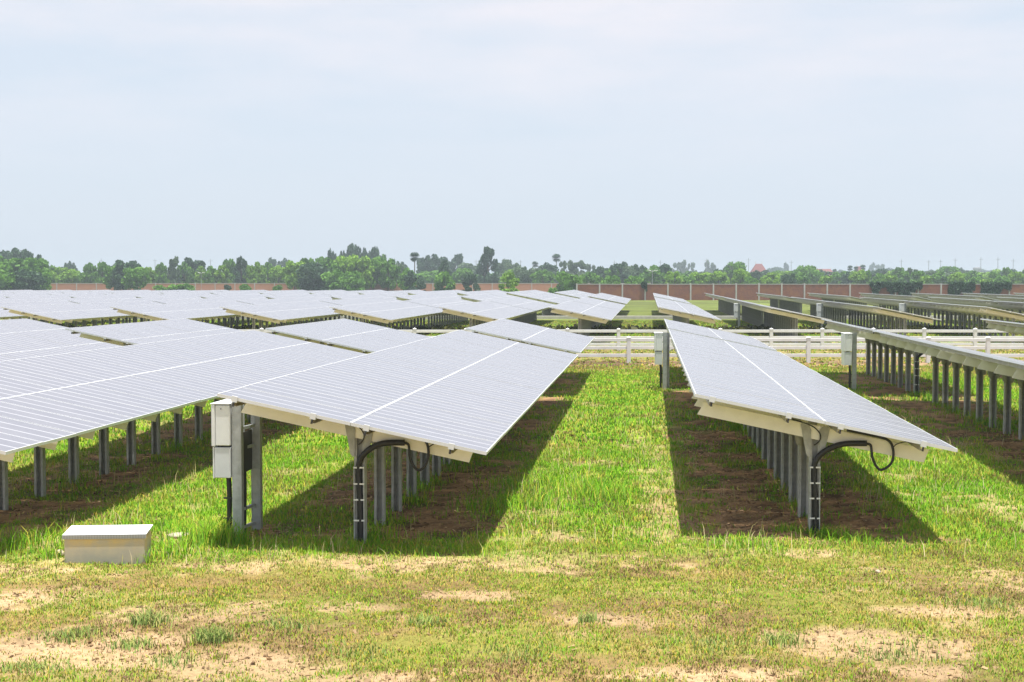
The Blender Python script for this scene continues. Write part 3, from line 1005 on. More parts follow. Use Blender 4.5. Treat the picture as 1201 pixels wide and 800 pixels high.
TREES = []      # (u for ordering, root, kind phrase)
def place_tree(u, vtop, hw, D, shape, colour):
    lat = (u - 600) / 1600 * D
    h = CAM_H + (329 - vtop) * D / 1600
    x, y = site(lat, D)
    if shape == "palm":
        root = empty("palm_tree", (x, y, 0), random.uniform(0, 6))
        link("trunk", PALM_TRUNK, root, scale=(h, h, h)); link("crown", random.choice(PALM_CROWNS), root, scale=(h, h, h))
        if hw:
            root.children[1].scale = (h * hw, h * hw, h)
    else:
        r = hw * 1.15 / 1600 * D
        root = empty("bush" if shape == "bush" else "broadleaf_tree", (x, y, 0), random.uniform(0, 6))
        z0 = 0.0 if shape == "bush" else h * (0.12 if shape in ("column", "tall") else 0.16)
        if shape != "bush":
            link("trunk", TRUNK_ME, root, scale=(h * 0.8, h * 0.8, h * 0.95))
        link("crown", CROWN[(shape, colour, random.randrange(2))], root, (0, 0, z0), (0, 0, 0), (r * 1.05, r * 1.05, (h - z0)))
    TREES.append((u, root, shape, colour, D))

T = place_tree
# (u, v of the top, half width, distance, habit, colour)
for a in (
    (-4, 303, 20, 330, "round", "green"), (8, 298, 18, 420, "round", "dark"), (24, 296, 13, 400, "round", "dark"), (36, 297, 14, 410, "round", "dark"),
    (18, 306, 26, 318, "round", "green"), (40, 305, 16, 320, "round", "green"), (2, 316, 18, 300, "bush", "green"), (32, 318, 20, 300, "bush", "dark"), (48, 315, 12, 315, "round", "green"),
    (58, 312, 9, 380, "round", "green"), (70, 315, 12, 380, "round", "bright"), (84, 318, 12, 370, "round", "bright"), (79, 309, 6, 520, "round", "dark"), (86, 311, 5, 520, "round", "dark"),
    (105, 309, 9, 370, "tall", "green"), (120, 309, 9, 365, "tall", "green"), (96, 319, 10, 370, "bush", "green"), (134, 313, 11, 330, "round", "green"), (148, 309, 15, 325, "round", "dark"), (160, 315, 13, 315, "round", "green"),
    (154, 309, 10, 420, "round", "dark"), (172, 315, 10, 370, "round", "bright"), (189, 309, 8, 370, "tall", "green"), (203, 304, 9, 375, "tall", "grey"), (216, 310, 10, 380, "round", "green"), (224, 306, 15, 390, "round", "dark"),
    (236, 313, 9, 370, "tall", "bright"), (248, 314, 9, 370, "round", "green"), (260, 312, 10, 370, "tall", "bright"), (271, 306, 9, 380, "round", "green"), (283, 303, 9, 370, "tall", "dark"), (292, 312, 9, 370, "tall", "bright"),
    (303, 308, 9, 370, "tall", "bright"), (314, 310, 10, 380, "round", "green"), (326, 314, 10, 370, "round", "bright"), (322, 305, 8, 600, "round", "dark"), (334, 306, 8, 600, "round", "dark"),
    (345, 309, 12, 340, "round", "bright"), (358, 305, 12, 345, "tall", "green"), (368, 311, 16, 325, "round", "dark"), (376, 304, 12, 380, "round", "green"),
    (389, 294, 7, 480, "tall", "dark"), (401, 296, 5, 480, "tall", "dark"), (414, 291, 9, 480, "round", "dark"), (428, 293, 7, 480, "tall", "dark"), (438, 294, 9, 470, "round", "dark"), (447, 301, 8, 460, "round", "green"),
    (384, 305, 14, 335, "round", "green"), (402, 304, 14, 340, "round", "bright"), (420, 303, 15, 338, "round", "bright"), (438, 304, 14, 342, "round", "green"), (455, 306, 12, 345, "round", "green"), (396, 316, 18, 318, "bush", "green"), (412, 318, 14, 312, "bush", "green"), (375, 318, 16, 325, "bush", "dark"),
    (468, 312, 9, 400, "round", "grey"), (478, 316, 10, 330, "round", "green"), (470, 308, 8, 560, "tall", "dark"), (486, 319, 12, 320, "bush", "dark"),
    (500, 303, 10, 520, "round", "dark"), (513, 302, 12, 520, "round", "dark"), (521, 307, 9, 360, "column", "dark"), (536, 300, 11, 560, "tall", "dark"), (550, 310, 13, 520, "round", "grey"), (543, 316, 10, 420, "round", "green"),
    (520, 318, 12, 300, "bush", "green"), (552, 322, 10, 300, "bush", "dark"), (572, 292, 13, 420, "column", "dark"), (590, 306, 10, 520, "round", "grey"), (601, 311, 12, 480, "round", "grey"), (596, 321, 12, 262, "tall", "bright"), (612, 315, 12, 400, "round", "grey"),
    (627, 316, 12, 400, "round", "grey"), (640, 311, 12, 450, "round", "dark"), (636, 318, 12, 380, "round", "green"), (664, 307, 10, 480, "tall", "grey"), (677, 308, 10, 480, "tall", "grey"), (690, 311, 9, 560, "tall", "grey"), (661, 318, 12, 300, "bush", "green"), (672, 322, 10, 270, "bush", "green"),
    (702, 315, 9, 400, "round", "dark"), (716, 316, 10, 400, "round", "green"), (724, 310, 13, 400, "round", "dark"), (738, 314, 12, 400, "round", "grey"), (749, 313, 8, 420, "round", "dark"), (764, 312, 13, 360, "umbrella", "green"), (776, 313, 11, 370, "umbrella", "dark"),
    (793, 309, 7, 900, "tall", "grey"), (801, 307, 6, 900, "tall", "grey"), (811, 309, 6, 900, "tall", "grey"), (790, 320, 11, 330, "round", "bright"), (806, 322, 12, 330, "bush", "green"), (829, 307, 5, 950, "tall", "grey"), (835, 310, 6, 950, "tall", "grey"),
    (820, 321, 12, 340, "round", "bright"), (842, 320, 12, 340, "round", "bright"), (862, 309, 11, 400, "round", "green"), (852, 313, 8, 400, "round", "grey"), (868, 317, 10, 330, "round", "bright"), (884, 319, 9, 420, "round", "dark"), (903, 321, 10, 350, "round", "bright"),
    (911, 315, 12, 1100, "round", "dark"), (921, 309, 4, 1200, "tall", "dark"), (925, 323, 8, 300, "round", "dark"), (944, 313, 12, 420, "round", "green"), (955, 318, 10, 400, "round", "green"), (938, 321, 10, 340, "round", "green"), (975, 319, 12, 1100, "round", "dark"), (985, 318, 10, 1100, "round", "dark"),
    (968, 323, 9, 340, "bush", "bright"), (996, 321, 9, 400, "round", "dark"), (1006, 319, 10, 360, "round", "bright"), (1014, 317, 8, 360, "tall", "green"), (1022, 309, 5, 1300, "tall", "dark"), (1031, 311, 7, 1200, "tall", "grey"), (1040, 316, 12, 1100, "round", "dark"), (1030, 320, 9, 350, "bush", "green"),
    (1052, 315, 8, 420, "tall", "green"), (1060, 319, 8, 380, "tall", "green"), (1070, 316, 8, 420, "tall", "grey"), (1044, 322, 10, 330, "bush", "bright"), (1078, 319, 9, 360, "round", "green"), (1090, 318, 8, 900, "round", "dark"), (1100, 320, 11, 370, "round", "green"), (1111, 314, 13, 500, "round", "green"), (1126, 316, 6, 700, "round", "dark"),
    (1122, 321, 10, 340, "round", "bright"), (1139, 319, 12, 420, "round", "green"), (1157, 317, 16, 1300, "round", "dark"), (1144, 324, 10, 340, "bush", "green"), (1158, 325, 9, 330, "bush", "bright"), (1166, 320, 7, 380, "round", "green"), (1180, 315, 6, 420, "tall", "green"), (1190, 320, 8, 1000, "round", "dark"), (1193, 320, 10, 370, "round", "bright"), (1206, 316, 9, 400, "round", "green"),
    (1174, 323, 10, 350, "bush", "green"), (1085, 323, 9, 330, "bush", "bright"), (880, 324, 9, 320, "bush", "green"), (742, 323, 12, 300, "bush", "green"), (716, 323, 12, 300, "bush", "green"), (692, 321, 12, 330, "round", "green"),
    (206, 333, 14, 300, "bush", "green"), (219, 332, 10, 300, "bush", "green"), (187, 334, 8, 300, "bush", "green"), (267, 334, 6, 300, "bush", "dark"), (287, 333, 7, 300, "bush", "green"), (326, 334, 6, 300, "bush", "green"), (648, 337, 7, 245, "bush", "green"), (600, 337, 12, 240, "bush", "bright"),
):
    T(*a)
for (u, v, w, D) in ((486, 295, 1.0, 420), (652, 297, 0.85, 520), (627, 306, 0.8, 560), (741, 311, 0.8, 560), (782, 310, 0.9, 520), (996, 311, 1.1, 620), (1003, 312, 1.0, 640), (1011, 310, 1.1, 620), (978, 315, 0.9, 640), (949, 312, 0.9, 640), (1126, 315, 0.9, 700)):
    T(u, v, w, D, "palm", "dark")
# a continuous low belt behind both walls
for i, u in enumerate(np.arange(-6, 1212, 17.0)):
    far = random.uniform(430, 520)
    T(float(u + random.uniform(-5, 5)), random.uniform(317, 322), random.uniform(11, 15), far, "round", random.choice(("green", "grey", "dark", "bright")))

CN = {"green": "mid green", "bright": "bright green", "dark": "dark green", "grey": "grey green"}
SN = {"round": "rounded", "tall": "slender", "column": "columnar", "umbrella": "broad umbrella shaped"}
groups = {}
for t in TREES:
    u, root, shape, colour, D = t
    key = ("palm",) if shape == "palm" else (("bush", colour) if shape == "bush" else (shape, colour, "distant" if D > 650 else "near"))
    groups.setdefault(key, []).append(t)
for key, lst in groups.items():
    lst.sort(key=lambda t: t[0])
    for i, (u, root, shape, colour, D) in enumerate(lst):
        pos = ("leftmost such" if i == 0 else f"{ordinal(i + 1)} such from the left") if len(lst) > 1 else "the only such one"
        if shape == "palm":
            tag(root, f"sugar palm with ball shaped crown above the tree belt, {pos}", "palm tree", "palms in the tree belt")
        elif shape == "bush":
            tag(root, f"low {CN[colour]} bush by the far brick walls, {pos}", "bush", "bushes by the brick walls")
        else:
            hz = "hazy distant " if D > 650 else ""
            tag(root, f"{hz}{SN[shape]} {CN[colour]} tree in the background belt, {pos}", "tree", "trees of the background belt")

# creepers on the right brick wall
def creeper(u0, u1, vtop, drop, label, n=900):
    D = WR_D - 0.35
    l0, l1 = (u0 - 600) / 1600 * D, (u1 - 600) / 1600 * D
    root_lat = (l0 + l1) / 2
    la = rng.uniform(l0, l1, n) - root_lat
    d = drop * np.clip(fbm(la * 0.9 + u0, la * 0 + 3.3, 5, 3) * 2.6 - 0.55, 0.12, 1.2)
    zz = 2.78 + 0.35 * fbm(la * 1.7, la * 0 + 1.3, 9, 2) - d * rng.random(n) ** 1.2
    yy = rng.uniform(-0.35, 0.15, n) * (1 - 0.3 * rng.random(n))
    P = np.stack([la, yy, np.maximum(zz, 0.05)], 1)
    a = rand_dirs(n); w = np.cross(a, rand_dirs(n)); w /= np.linalg.norm(w, axis=1)[:, None] + 1e-9
    me = quads_mesh("creeper", P, a * 0.2, w * 0.14, rng.random(n), LEAF["dark"])
    o = link("creeper", me, None, (*site(root_lat, D), 0), (0, 0, YAW))
    tag(o, label, "creeper", "creepers on the brick wall")
creeper(1020, 1080, 331, 2.6, "dark creeper over the brick wall right of the red roofs", 1500)
creeper(1112, 1142, 331, 2.8, "narrower dark creeper hanging on the right brick wall", 900)
creeper(1150, 1185, 331, 2.4, "dark creeper on the brick wall nearest the right edge", 1000)
creeper(752, 757.5, 331, 3.0, "thin column of dark creeper on the brick wall above the grass lane", 260)

# ------------------------------------------------------------------ far buildings, poles, lamps
M_ROOF = mat("red_roof_tile", (0.17, 0.04, 0.035), 0.7, 0, 0.15, 1.0)
M_WALL = mat("pale_render", (0.62, 0.56, 0.50), 0.8, 0, 0.08, 0.6)
M_POLE = mat("grey_pole", (0.30, 0.31, 0.33), 0.7)

def temple(u, vr, veave, hwr, hwe, D, label, tiers=1):
    s = D / 1600
    lat = (u - 600) * s
    zr, ze = CAM_H + (329 - vr) * s, CAM_H + (329 - veave) * s
    root = empty("temple_hall", (*site(lat, D), 0), YAW)
    tag(root, label, "temple")
    r0, r1 = hwr * s, hwe * s
    dp = r1 * 0.8
    b = MB(); b.box((-r1 * 0.86, -dp * 0.8, -0.2), (r1 * 0.86, dp * 0.8, ze - 0.05)); link("wall", b.mesh("wall", M_WALL), root)
    b = MB()
    b.add([(-r1, -dp, ze), (r1, -dp, ze), (r1, dp, ze), (-r1, dp, ze), (-r0, 0, zr), (r0, 0, zr)],
          [(0, 1, 5, 4), (2, 3, 4, 5), (1, 2, 5), (3, 0, 4), (3, 2, 1, 0)])
    rf = link("roof", b.mesh("roof", M_ROOF), root)
    for sx in (-r0, r0):
        b = MB(); b.tube([(sx, 0, zr - 0.1), (sx * 1.05, 0, zr + 0.5), (sx * 1.15, 0, zr + 1.3)], 0.14, 6, 0, 0.03)
        link("roof_finial", b.mesh("roof_finial", M_WALL), rf)
    b = MB()
    b.add([(-r1 - .25, -dp - .3, ze - 1.1), (r1 + .25, -dp - .3, ze - 1.1), (r1 * 0.97, -dp * 0.8 - 0.01, ze - 0.12), (-r1 * 0.97, -dp * 0.8 - 0.01, ze - 0.12)], [(0, 1, 2, 3), (3, 2, 1, 0)])
    link("lower_roof", b.mesh("lower_roof", M_ROOF), root)
    for i in range(3):
        b = MB(); xx = (-0.5 + 0.5 * i) * r1; b.box((xx - 0.5, -dp * 0.8 - 0.05, 0.8), (xx + 0.5, -dp * 0.8 - 0.002, ze - 1.6))
        link("window", b.mesh("window", M_DARK), root)
temple(889, 309.5, 321, 3.6, 10, 640, "temple hall with tall steep red roof beyond the brick wall")
temple(963, 315.5, 323, 10, 14, 700, "temple hall with long low red roof right of the tall one")
temple(1006, 312.5, 319.5, 2.2, 5, 720, "small red gabled temple roof between palms, rightmost of the three")

def water_tower():
    D = 1000; s = D / 1600
    root = empty("water_tower", (*site((1145 - 600) * s, D), 0), YAW)
    tag(root, "hazy grey water tower rising over trees near the right edge", "water tower")
    zt, zb = CAM_H + (329 - 313.2) * s, CAM_H + (329 - 317.6) * s
    r = 5 * s
    b = MB()
    n = 14
    prof = [(0.25 * r, zb - 1.0), (0.75 * r, zb), (r, zb + (zt - zb) * 0.45), (0.95 * r, zt - 0.4), (0.2 * r, zt)]
    for i in range(len(prof) - 1):
        for k in range(n):
            a0, a1 = 2 * math.pi * k / n, 2 * math.pi * (k + 1) / n
            (r0, z0), (r1, z1) = prof[i], prof[i + 1]
            b.add([(r0 * math.cos(a0), r0 * math.sin(a0), z0), (r0 * math.cos(a1), r0 * math.sin(a1), z0), (r1 * math.cos(a1), r1 * math.sin(a1), z1), (r1 * math.cos(a0), r1 * math.sin(a0), z1)], [(0, 1, 2, 3)])
    link("tank", b.mesh("tank", M_POLE), root)
    for k in range(4):
        a = math.pi / 4 + k * math.pi / 2
        b = MB(); b.tube([(0.8 * r * math.cos(a), 0.8 * r * math.sin(a), 0), (0.5 * r * math.cos(a), 0.5 * r * math.sin(a), zb)], 0.3, 6)
        link("leg", b.mesh("leg", M_POLE), root)
water_tower()

POLES = (54, 119, 182, 247, 316, 558, 610, 720, 774, 828, 877, 927, 1056, 1088, 1102, 1119, 1149, 1169, 1187)
for i, u in enumerate(POLES):
    D = 760.0; s = D / 1600
    h = CAM_H + (329 - random.uniform(302, 306)) * s
    root = empty("utility_pole", (*site((u - 600) * s, D), 0), YAW)
    tag(root, f"thin grey utility pole above the trees, {'leftmost of all' if i == 0 else ordinal(i + 1) + ' from the left'}", "utility pole", "utility poles on the horizon")
    b = MB(); b.tube([(0, 0, 0), (0, 0, h)], 0.22, 6, 0, 0.13); link("pole", b.mesh("pole", M_POLE), root)
    b = MB(); b.box((-1.1, -0.06, h - 1.2), (1.1, 0.06, h - 1.05)); link("crossarm", b.mesh("crossarm", M_POLE), root)
    for sx in (-1.0, 0, 1.0):
        b = MB(); b.tube([(sx, 0, h - 1.05), (sx, 0, h - 0.75)], 0.06, 6); link("insulator", b.mesh("insulator", M_WALL), root)

def lamp(u, vtop, D, label):
    s = D / 1600
    h = CAM_H + (329 - vtop) * s
    root = empty("street_lamp", (*site((u - 600) * s, D), 0), YAW)
    tag(root, label, "lamp post", "lamp posts along the walls")
    b = MB(); b.tube([(0, 0, 0), (0, 0, h)], 0.05, 8, 0, 0.035); link("pole", b.mesh("pole", M_STEEL), root)
    for sx in (-1, 1):
        b = MB(); b.tube([(0, 0, h - 0.15), (sx * 0.3, 0, h), (sx * 0.45, 0, h + 0.03)], 0.03, 6); arm = link("arm", b.mesh("arm", M_WHITE), root)
        b = MB(); b.bbox((-0.30, -0.12, -0.04), (0.30, 0.12, 0.04), 0.015)
        hd = link("lamp_head", b.mesh("lamp_head", M_WHITE), arm, (sx * 0.62, 0, h + 0.05), (0, -sx * 0.12 + 0.3, 0))
lamp(764.5, 317.5, 236, "white lamp post with two heads behind the right brick wall")
lamp(236, 320, 338, "white lamp post before the trees behind the left tables")
lamp(481, 322, 338, "white lamp post beside the bushes in the middle of the tree belt")

# ------------------------------------------------------------------ grass blades (uncountable ground cover)
def grass_mat():
    m = bpy.data.materials.new("grass_blades"); m.use_nodes = True
    N, L = m.node_tree.nodes, m.node_tree.links
    at = N.new("ShaderNodeAttribute"); at.attribute_name = "blade_tint"
    bs = N["Principled BSDF"]; bs.inputs["Roughness"].default_value = 0.6; bs.inputs["Specular IOR Level"].default_value = 0.12
    L.new(at.outputs["Color"], bs.inputs["Base Color"])
    # thin soft blades: shading normal leans towards the sward's own normal
    gn = N.new("ShaderNodeNewGeometry"); va = N.new("ShaderNodeVectorMath"); va.operation = 'ADD'; va.inputs[1].default_value = (0, 0, 1.3)
    vn = N.new("ShaderNodeVectorMath"); vn.operation = 'NORMALIZE'
    L.new(gn.outputs["Normal"], va.inputs[0]); L.new(va.outputs[0], vn.inputs[0]); L.new(vn.outputs[0], bs.inputs["Normal"])
    tr = N.new("ShaderNodeBsdfTranslucent"); L.new(at.outputs["Color"], tr.inputs["Color"])
    ms = N.new("ShaderNodeMixShader"); ms.inputs[0].default_value = 0.3
    L.new(bs.outputs[0], ms.inputs[1]); L.new(tr.outputs[0], ms.inputs[2]); L.new(ms.outputs[0], N["Material Output"].inputs[0])
    return m
M_GRASS = grass_mat()

def blades(name, bx, by, hgt, wid, col, lean, label):
    """one bent blade of two faces per root point"""
    n = len(bx)
    a = rng.random(n) * 2 * math.pi
    wx, wy = np.cos(a) * wid / 2, np.sin(a) * wid / 2
    la = rng.random(n) * 2 * math.pi
    ln = lean * rng.uniform(0.2, 1.0, n) * hgt
    z = ground_z(bx, by) - 0.005
    mx, my = bx + np.cos(la) * ln * 0.3, by + np.sin(la) * ln * 0.3
    tx, ty = bx + np.cos(la) * ln, by + np.sin(la) * ln
    hm, ht = hgt * 0.6, hgt * np.sqrt(np.clip(1 - (ln / hgt) ** 2 * 0.5, 0.2, 1))
    co = np.stack([
        np.stack([bx - wx, by - wy, z], 1), np.stack([bx + wx, by + wy, z], 1),
        np.stack([mx + wx * 0.75, my + wy * 0.75, z + hm], 1), np.stack([mx - wx * 0.75, my - wy * 0.75, z + hm], 1),
        np.stack([tx, ty, z + ht], 1)], 1).reshape(-1, 3)
    b = np.arange(n, dtype=np.int32)[:, None] * 5
    li = np.concatenate([b + np.array([[0, 1, 2, 3]]), b + np.array([[3, 2, 4]])], 1).astype(np.int32)
    me = bpy.data.meshes.new(name)
    me.vertices.add(n * 5); me.vertices.foreach_set("co", co.astype(np.float32).ravel())
    me.loops.add(n * 7); me.loops.foreach_set("vertex_index", li.ravel())
    ls = (np.arange(n, dtype=np.int32)[:, None] * 7 + np.array([[0, 4]])).astype(np.int32).ravel()
    me.polygons.add(n * 2); me.polygons.foreach_set("loop_start", ls)
    me.polygons.foreach_set("loop_total", np.tile(np.array([4, 3], dtype=np.int32), n))
    me.update(calc_edges=True)
    ca = me.color_attributes.new("blade_tint", 'FLOAT_COLOR', 'POINT')
    c4 = np.concatenate([col, np.ones((n, 1))], 1)
    ca.data.foreach_set("color", np.repeat(c4, 5, 0).astype(np.float32).ravel())
    me.materials.append(M_GRASS)
    o = link(name, me)
    tag(o, label, "grass", kind="stuff")
    return o

def scatter(D0, D1, density):
    """tuft roots inside the visible wedge between two distances"""
    out = []
    w1 = 2 * (720 / 1600) * D1
    n = int(density * w1 * (D1 - D0))
    D = rng.uniform(D0, D1, n); lat = rng.uniform(-w1 / 2, w1 / 2, n)
    keep = np.abs(lat) < (720 / 1600) * D
    D, lat = D[keep], lat[keep]
    return lat * CY - D * SY, lat * SY + D * CY

G_LUSH = np.array([(0.17, 0.40, 0.010), (0.22, 0.48, 0.014), (0.13, 0.34, 0.016), (0.29, 0.49, 0.018), (0.48, 0.46, 0.06), (0.20, 0.39, 0.03)])
G_DRY = np.array([(0.50, 0.37, 0.11), (0.40, 0.39, 0.05), (0.22, 0.36, 0.03), (0.26, 0.37, 0.05), (0.19, 0.35, 0.02), (0.54, 0.40, 0.05), (0.32, 0.40, 0.04), (0.20, 0.37, 0.02), (0.30, 0.36, 0.03), (0.24, 0.15, 0.07)])

def grass_zone(D0, D1, tufts, per, hscale, wid, name, label, sel):
    x, y = scatter(D0, D1, tufts)
    soil, lush, litter, n1, n2, n3, D, lat = cover(x, y)
    p = np.clip(0.25 + 0.75 * sstep(0.30, 0.6, n2 * 0.6 + n3 * 0.4) - soil * 0.80, 0.12, 1)
    p = np.where(lush > 0.4, np.clip(0.9 - soil * 0.8 - 0.25 * sstep(0.5, 0.65, n2), 0, 1), p)
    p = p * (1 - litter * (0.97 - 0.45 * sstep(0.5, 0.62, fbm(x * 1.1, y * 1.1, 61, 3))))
    keep = (rng.random(len(x)) < p) & sel(D, lush)
    x, y, soil, lush, litter, n1, n2, n3, D = [q[keep] for q in (x, y, soil, lush, litter, n1, n2, n3, D)]
    n = len(x)
    spread = rng.uniform(0.03, 0.09, n) * (1 + (D0 - 10) * 0.02)
    bx = np.repeat(x, per) + rng.normal(size=n * per) * np.repeat(spread, per)
    by = np.repeat(y, per) + rng.normal(size=n * per) * np.repeat(spread, per)
    lu = np.repeat(lush, per); nn1 = np.repeat(n1, per); nn2 = np.repeat(n2, per); nl = np.repeat(litter, per)
    isl = rng.random(n * per) < np.clip(lu * 1.05 - 0.05 - np.repeat(sstep(0.5, 0.66, fbm(x * 0.9, y * 0.9, 51, 4)), per) * 0.55, 0, 1)
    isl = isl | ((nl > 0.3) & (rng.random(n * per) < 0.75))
    # tuft hue drifts over the field, so that green and straw patches form
    ti = np.repeat(np.clip((fbm(x * 1.3, y * 1.3, 41, 3) - 0.5) * 2.4 + 0.5 + rng.normal(size=n) * 0.14, 0, 0.999), per)
    cd = G_DRY[(np.clip((ti + rng.normal(size=n * per) * 0.22) * len(G_DRY), 0, len(G_DRY) - 1)).astype(int)]
    cl = G_LUSH[(np.clip((nn2 * 1.9 - 0.45 + rng.normal(size=n * per) * 0.2) * len(G_LUSH), 0, len(G_LUSH) - 1)).astype(int)]
    col = np.where(isl[:, None], cl, cd) * rng.uniform(0.75, 1.25, n * per)[:, None]
    th = np.repeat(rng.uniform(0.6, 1.35, n), per)
    h = np.where(lu > 0.66, rng.uniform(0.035, 0.088, n * per), rng.uniform(0.03, 0.085, n * per)) * hscale * th * (0.6 + 0.8 * nn2)
    h = np.maximum(h * np.repeat(0.5 + 0.5 * sstep(15.0, 18.5, D), per), 0.02)
    return blades(name, bx, by, h, wid * rng.uniform(0.6, 1.3, n * per), col, 0.75, label)

ALL = lambda D, l: np.ones(len(D), bool)
grass_zone(9.6, 17.0, 760, 6, 1.0, 0.0085, "grass", "short dry and green grass of the foreground verge", ALL)
grass_zone(17.0, 27.0, 300, 7, 1.0, 0.012, "grass", "lush green grass between the front solar tables", ALL)
grass_zone(27.0, 52.0, 80, 7, 1.1, 0.024, "grass", "lush green grass between the tables farther back", ALL)
grass_zone(52.0, 112.0, 9, 7, 1.0, 0.06, "grass", "grass around the white fences and the first tables beyond", ALL)

def clumps(spots, name, label, palette):
    X, Y, H, C, W = [], [], [], [], []
    for (lat, D, r, h, n) in spots:
        x, y = site(lat, D)
        X.append(x + rng.normal(size=n) * r); Y.append(y + rng.normal(size=n) * r * 0.8)
        H.append(h * rng.uniform(0.45, 1.15, n)); W.append(rng.uniform(0.007, 0.014, n))
        C.append(palette[rng.integers(0, len(palette), n)] * rng.uniform(0.75, 1.2, n)[:, None])
    blades(name, np.concatenate(X), np.concatenate(Y), np.concatenate(H), np.concatenate(W), np.concatenate(C), 0.85, label)
def L_at(u, D): return (u - 600) / 1600 * D
sp = []
# rank tufts round posts, boxes and along the shade's front rim
for (u, D, r, h, n) in ((245, 16.9, 0.16, 0.36, 500), (268, 17.0, 0.15, 0.25, 260), (425, 17.2, 0.14, 0.18, 200), (405, 16.8, 0.2, 0.12, 200), (450, 16.7, 0.25, 0.11, 240), (345, 16.7, 0.35, 0.12, 360), (500, 16.6, 0.35, 0.10, 280),
                        (965, 17.6, 0.12, 0.15, 120), (990, 17.3, 0.2, 0.18, 100), (935, 17.7, 0.16, 0.16, 140), (1030, 16.9, 0.3, 0.12, 200), (875, 16.95, 0.3, 0.10, 200),
                        (165, 15.8, 0.06, 0.2, 60), (140, 15.75, 0.10, 0.06, 60), (56, 15.95, 0.08, 0.16, 100), (190, 16.2, 0.2, 0.22, 240), (20, 16.6, 0.3, 0.30, 300), (215, 17.6, 0.25, 0.2, 200), (120, 16.9, 0.3, 0.2, 260),
                        (600, 19.5, 0.4, 0.3, 420), (690, 20.5, 0.4, 0.3, 420), (640, 21.5, 0.5, 0.3, 420)):
    sp.append((L_at(u, D), D, r, h, n))
for k in (-1, 0, 1, 2):            # weeds along the lines of posts
    for i in range(18):
        D = 17.6 + i * 1.25 + random.uniform(-0.3, 0.3)
        x = row_x(k) + random.uniform(-0.25, 0.3)
        y = row_y(k, D); Dd = -x * SY + y * CY; la = x * CY + y * SY
        sp.append((la, Dd, 0.18, random.uniform(0.14, 0.30), 90))
clumps(sp, "grass", "rank taller grass tufts round posts, boxes and shade rims", G_LUSH)
sp = []
for (u, v, r, h, n) in ((243, 756, 0.085, 0.14, 420), (172, 735, 0.09, 0.14, 260), (150, 760, 0.10, 0.10, 220), (500, 735, 0.10, 0.09, 160), (690, 733, 0.06, 0.12, 120), (920, 757, 0.12, 0.12, 200), (80, 750, 0.15, 0.09, 240), (30, 790, 0.16, 0.09, 240), (600, 770, 0.2, 0.07, 200),
                        (330, 740, 0.15, 0.09, 160), (1160, 715, 0.16, 0.1, 220), (1050, 770, 0.2, 0.08, 220), (830, 760, 0.2, 0.08, 200), (420, 770, 0.2, 0.07, 200), (200, 780, 0.12, 0.08, 160)):
    D = 1600 * CAM_H / (v - 329)
    sp.append((L_at(u, D), D, r, h, n))
clumps(sp, "grass", "scattered bluish green tufts on the dry foreground", np.array([(0.24, 0.33, 0.09), (0.30, 0.38, 0.09), (0.20, 0.31, 0.07), (0.42, 0.38, 0.13)]))

def stalks():
    x, y = scatter(15.6, 34, 26)
    soil, lush, litter, n1, n2, n3, D, lat = cover(x, y)
    keep = rng.random(len(x)) < np.clip(0.25 + 0.9 * sstep(0.45, 0.62, n1) - litter * 0.7, 0.03, 1)
    x, y = x[keep], y[keep]; n = len(x)
    pal = np.array([(0.55, 0.45, 0.22), (0.45, 0.42, 0.16), (0.62, 0.52, 0.30)])
    blades("grass", x, y, rng.uniform(0.12, 0.30, n), rng.uniform(0.005, 0.010, n), pal[rng.integers(0, 3, n)], 0.6, "thin straw coloured seed stalks standing among the green grass")
stalks()

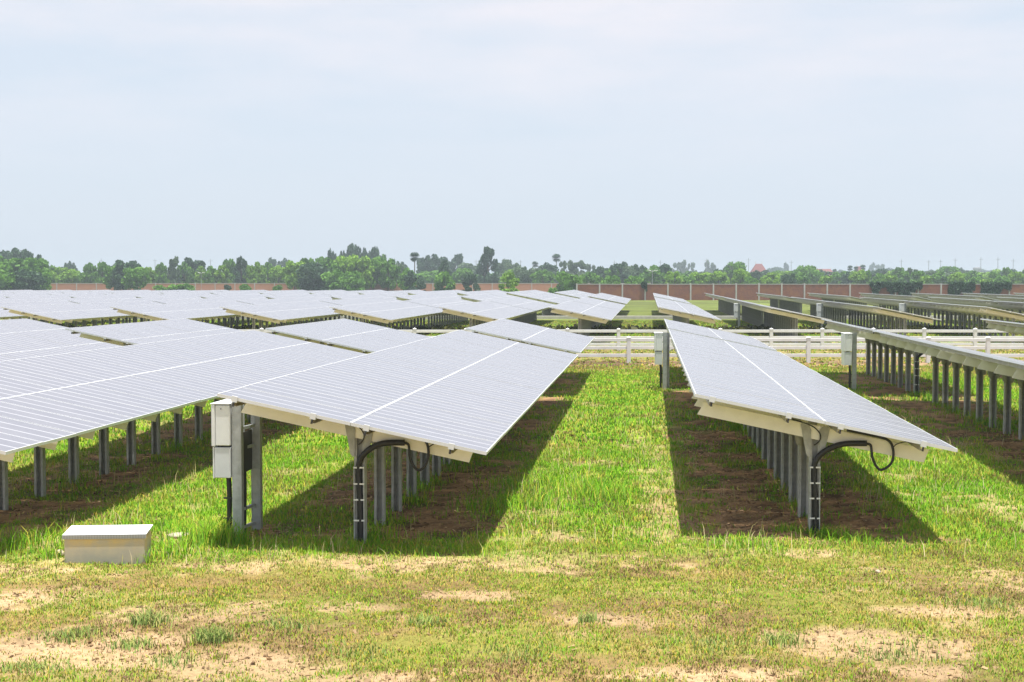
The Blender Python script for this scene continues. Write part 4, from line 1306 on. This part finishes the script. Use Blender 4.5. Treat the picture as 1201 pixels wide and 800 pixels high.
# dead leaves and clods on soil; pale tan bits paint sun flecks in shade
def litter_fleck_bits():
    x, y = scatter(10.5, 30, 130)
    soil, lush, litter, n1, n2, n3, D, lat = cover(x, y)
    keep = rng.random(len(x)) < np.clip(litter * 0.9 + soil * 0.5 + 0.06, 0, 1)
    x, y, D = x[keep], y[keep], D[keep]
    n = len(x)
    z = ground_z(x, y) + 0.012
    P = np.stack([x, y, z], 1)
    a = rng.random(n) * 6.28
    u = np.stack([np.cos(a), np.sin(a), rng.normal(size=n) * 0.25], 1); w = np.stack([-np.sin(a), np.cos(a), rng.normal(size=n) * 0.3], 1)
    s = rng.uniform(0.008, 0.03, n)[:, None]
    m = leaf_mat("leaf_litter_sun_flecks", (0.12, 0.065, 0.035), (0.55, 0.38, 0.20))  # brown end is dead leaf, light tan end doubles as painted sun flecks
    o = link("litter_sun_flecks", quads_mesh("litter_sun_flecks", P, u * s, w * s * 0.55, rng.random(n), m))
    tag(o, "dead brown leaves, clods and painted pale sun flecks over shaded soil and bare patches", "litter", kind="stuff")
litter_fleck_bits()

# weedy strip beyond the far fence
def weeds():
    n = 5200
    lat = rng.uniform(-34, 34, n); D = rng.uniform(83.5, 90.5, n)
    x, y = lat * CY - D * SY, lat * SY + D * CY
    P = np.stack([x, y, 0.04 + rng.random(n) ** 1.5 * 0.3], 1)
    u = rand_dirs(n); w = np.cross(u, rand_dirs(n)); w /= np.linalg.norm(w, axis=1)[:, None] + 1e-9
    o = link("weed_strip", quads_mesh("weed_strip", P, u * 0.12, w * 0.09, rng.random(n), leaf_mat("weed_leaves", (0.02, 0.03, 0.012), (0.14, 0.14, 0.03))))
    tag(o, "dark low weeds in a strip just beyond the far white fence", "weeds", kind="stuff")
weeds()

# ------------------------------------------------------------------ hazy air
def haze():
    b = MB(); b.box((-4400, -4400, -1.5), (4400, 4400, 24))
    m = bpy.data.materials.new("hazy_air"); m.use_nodes = True
    N, L = m.node_tree.nodes, m.node_tree.links
    N.remove(N["Principled BSDF"])
    pv = N.new("ShaderNodeVolumePrincipled")
    pv.inputs["Color"].default_value = (0.80, 0.92, 1.0, 1)
    pv.inputs["Density"].default_value = 0.0005
    pv.inputs["Anisotropy"].default_value = 0.2
    L.new(pv.outputs[0], N["Material Output"].inputs["Volume"])
    o = link("haze", b.mesh("haze", m))
    tag(o, "pale warm weather haze filling the air over the whole field", "haze", kind="stuff")
haze()
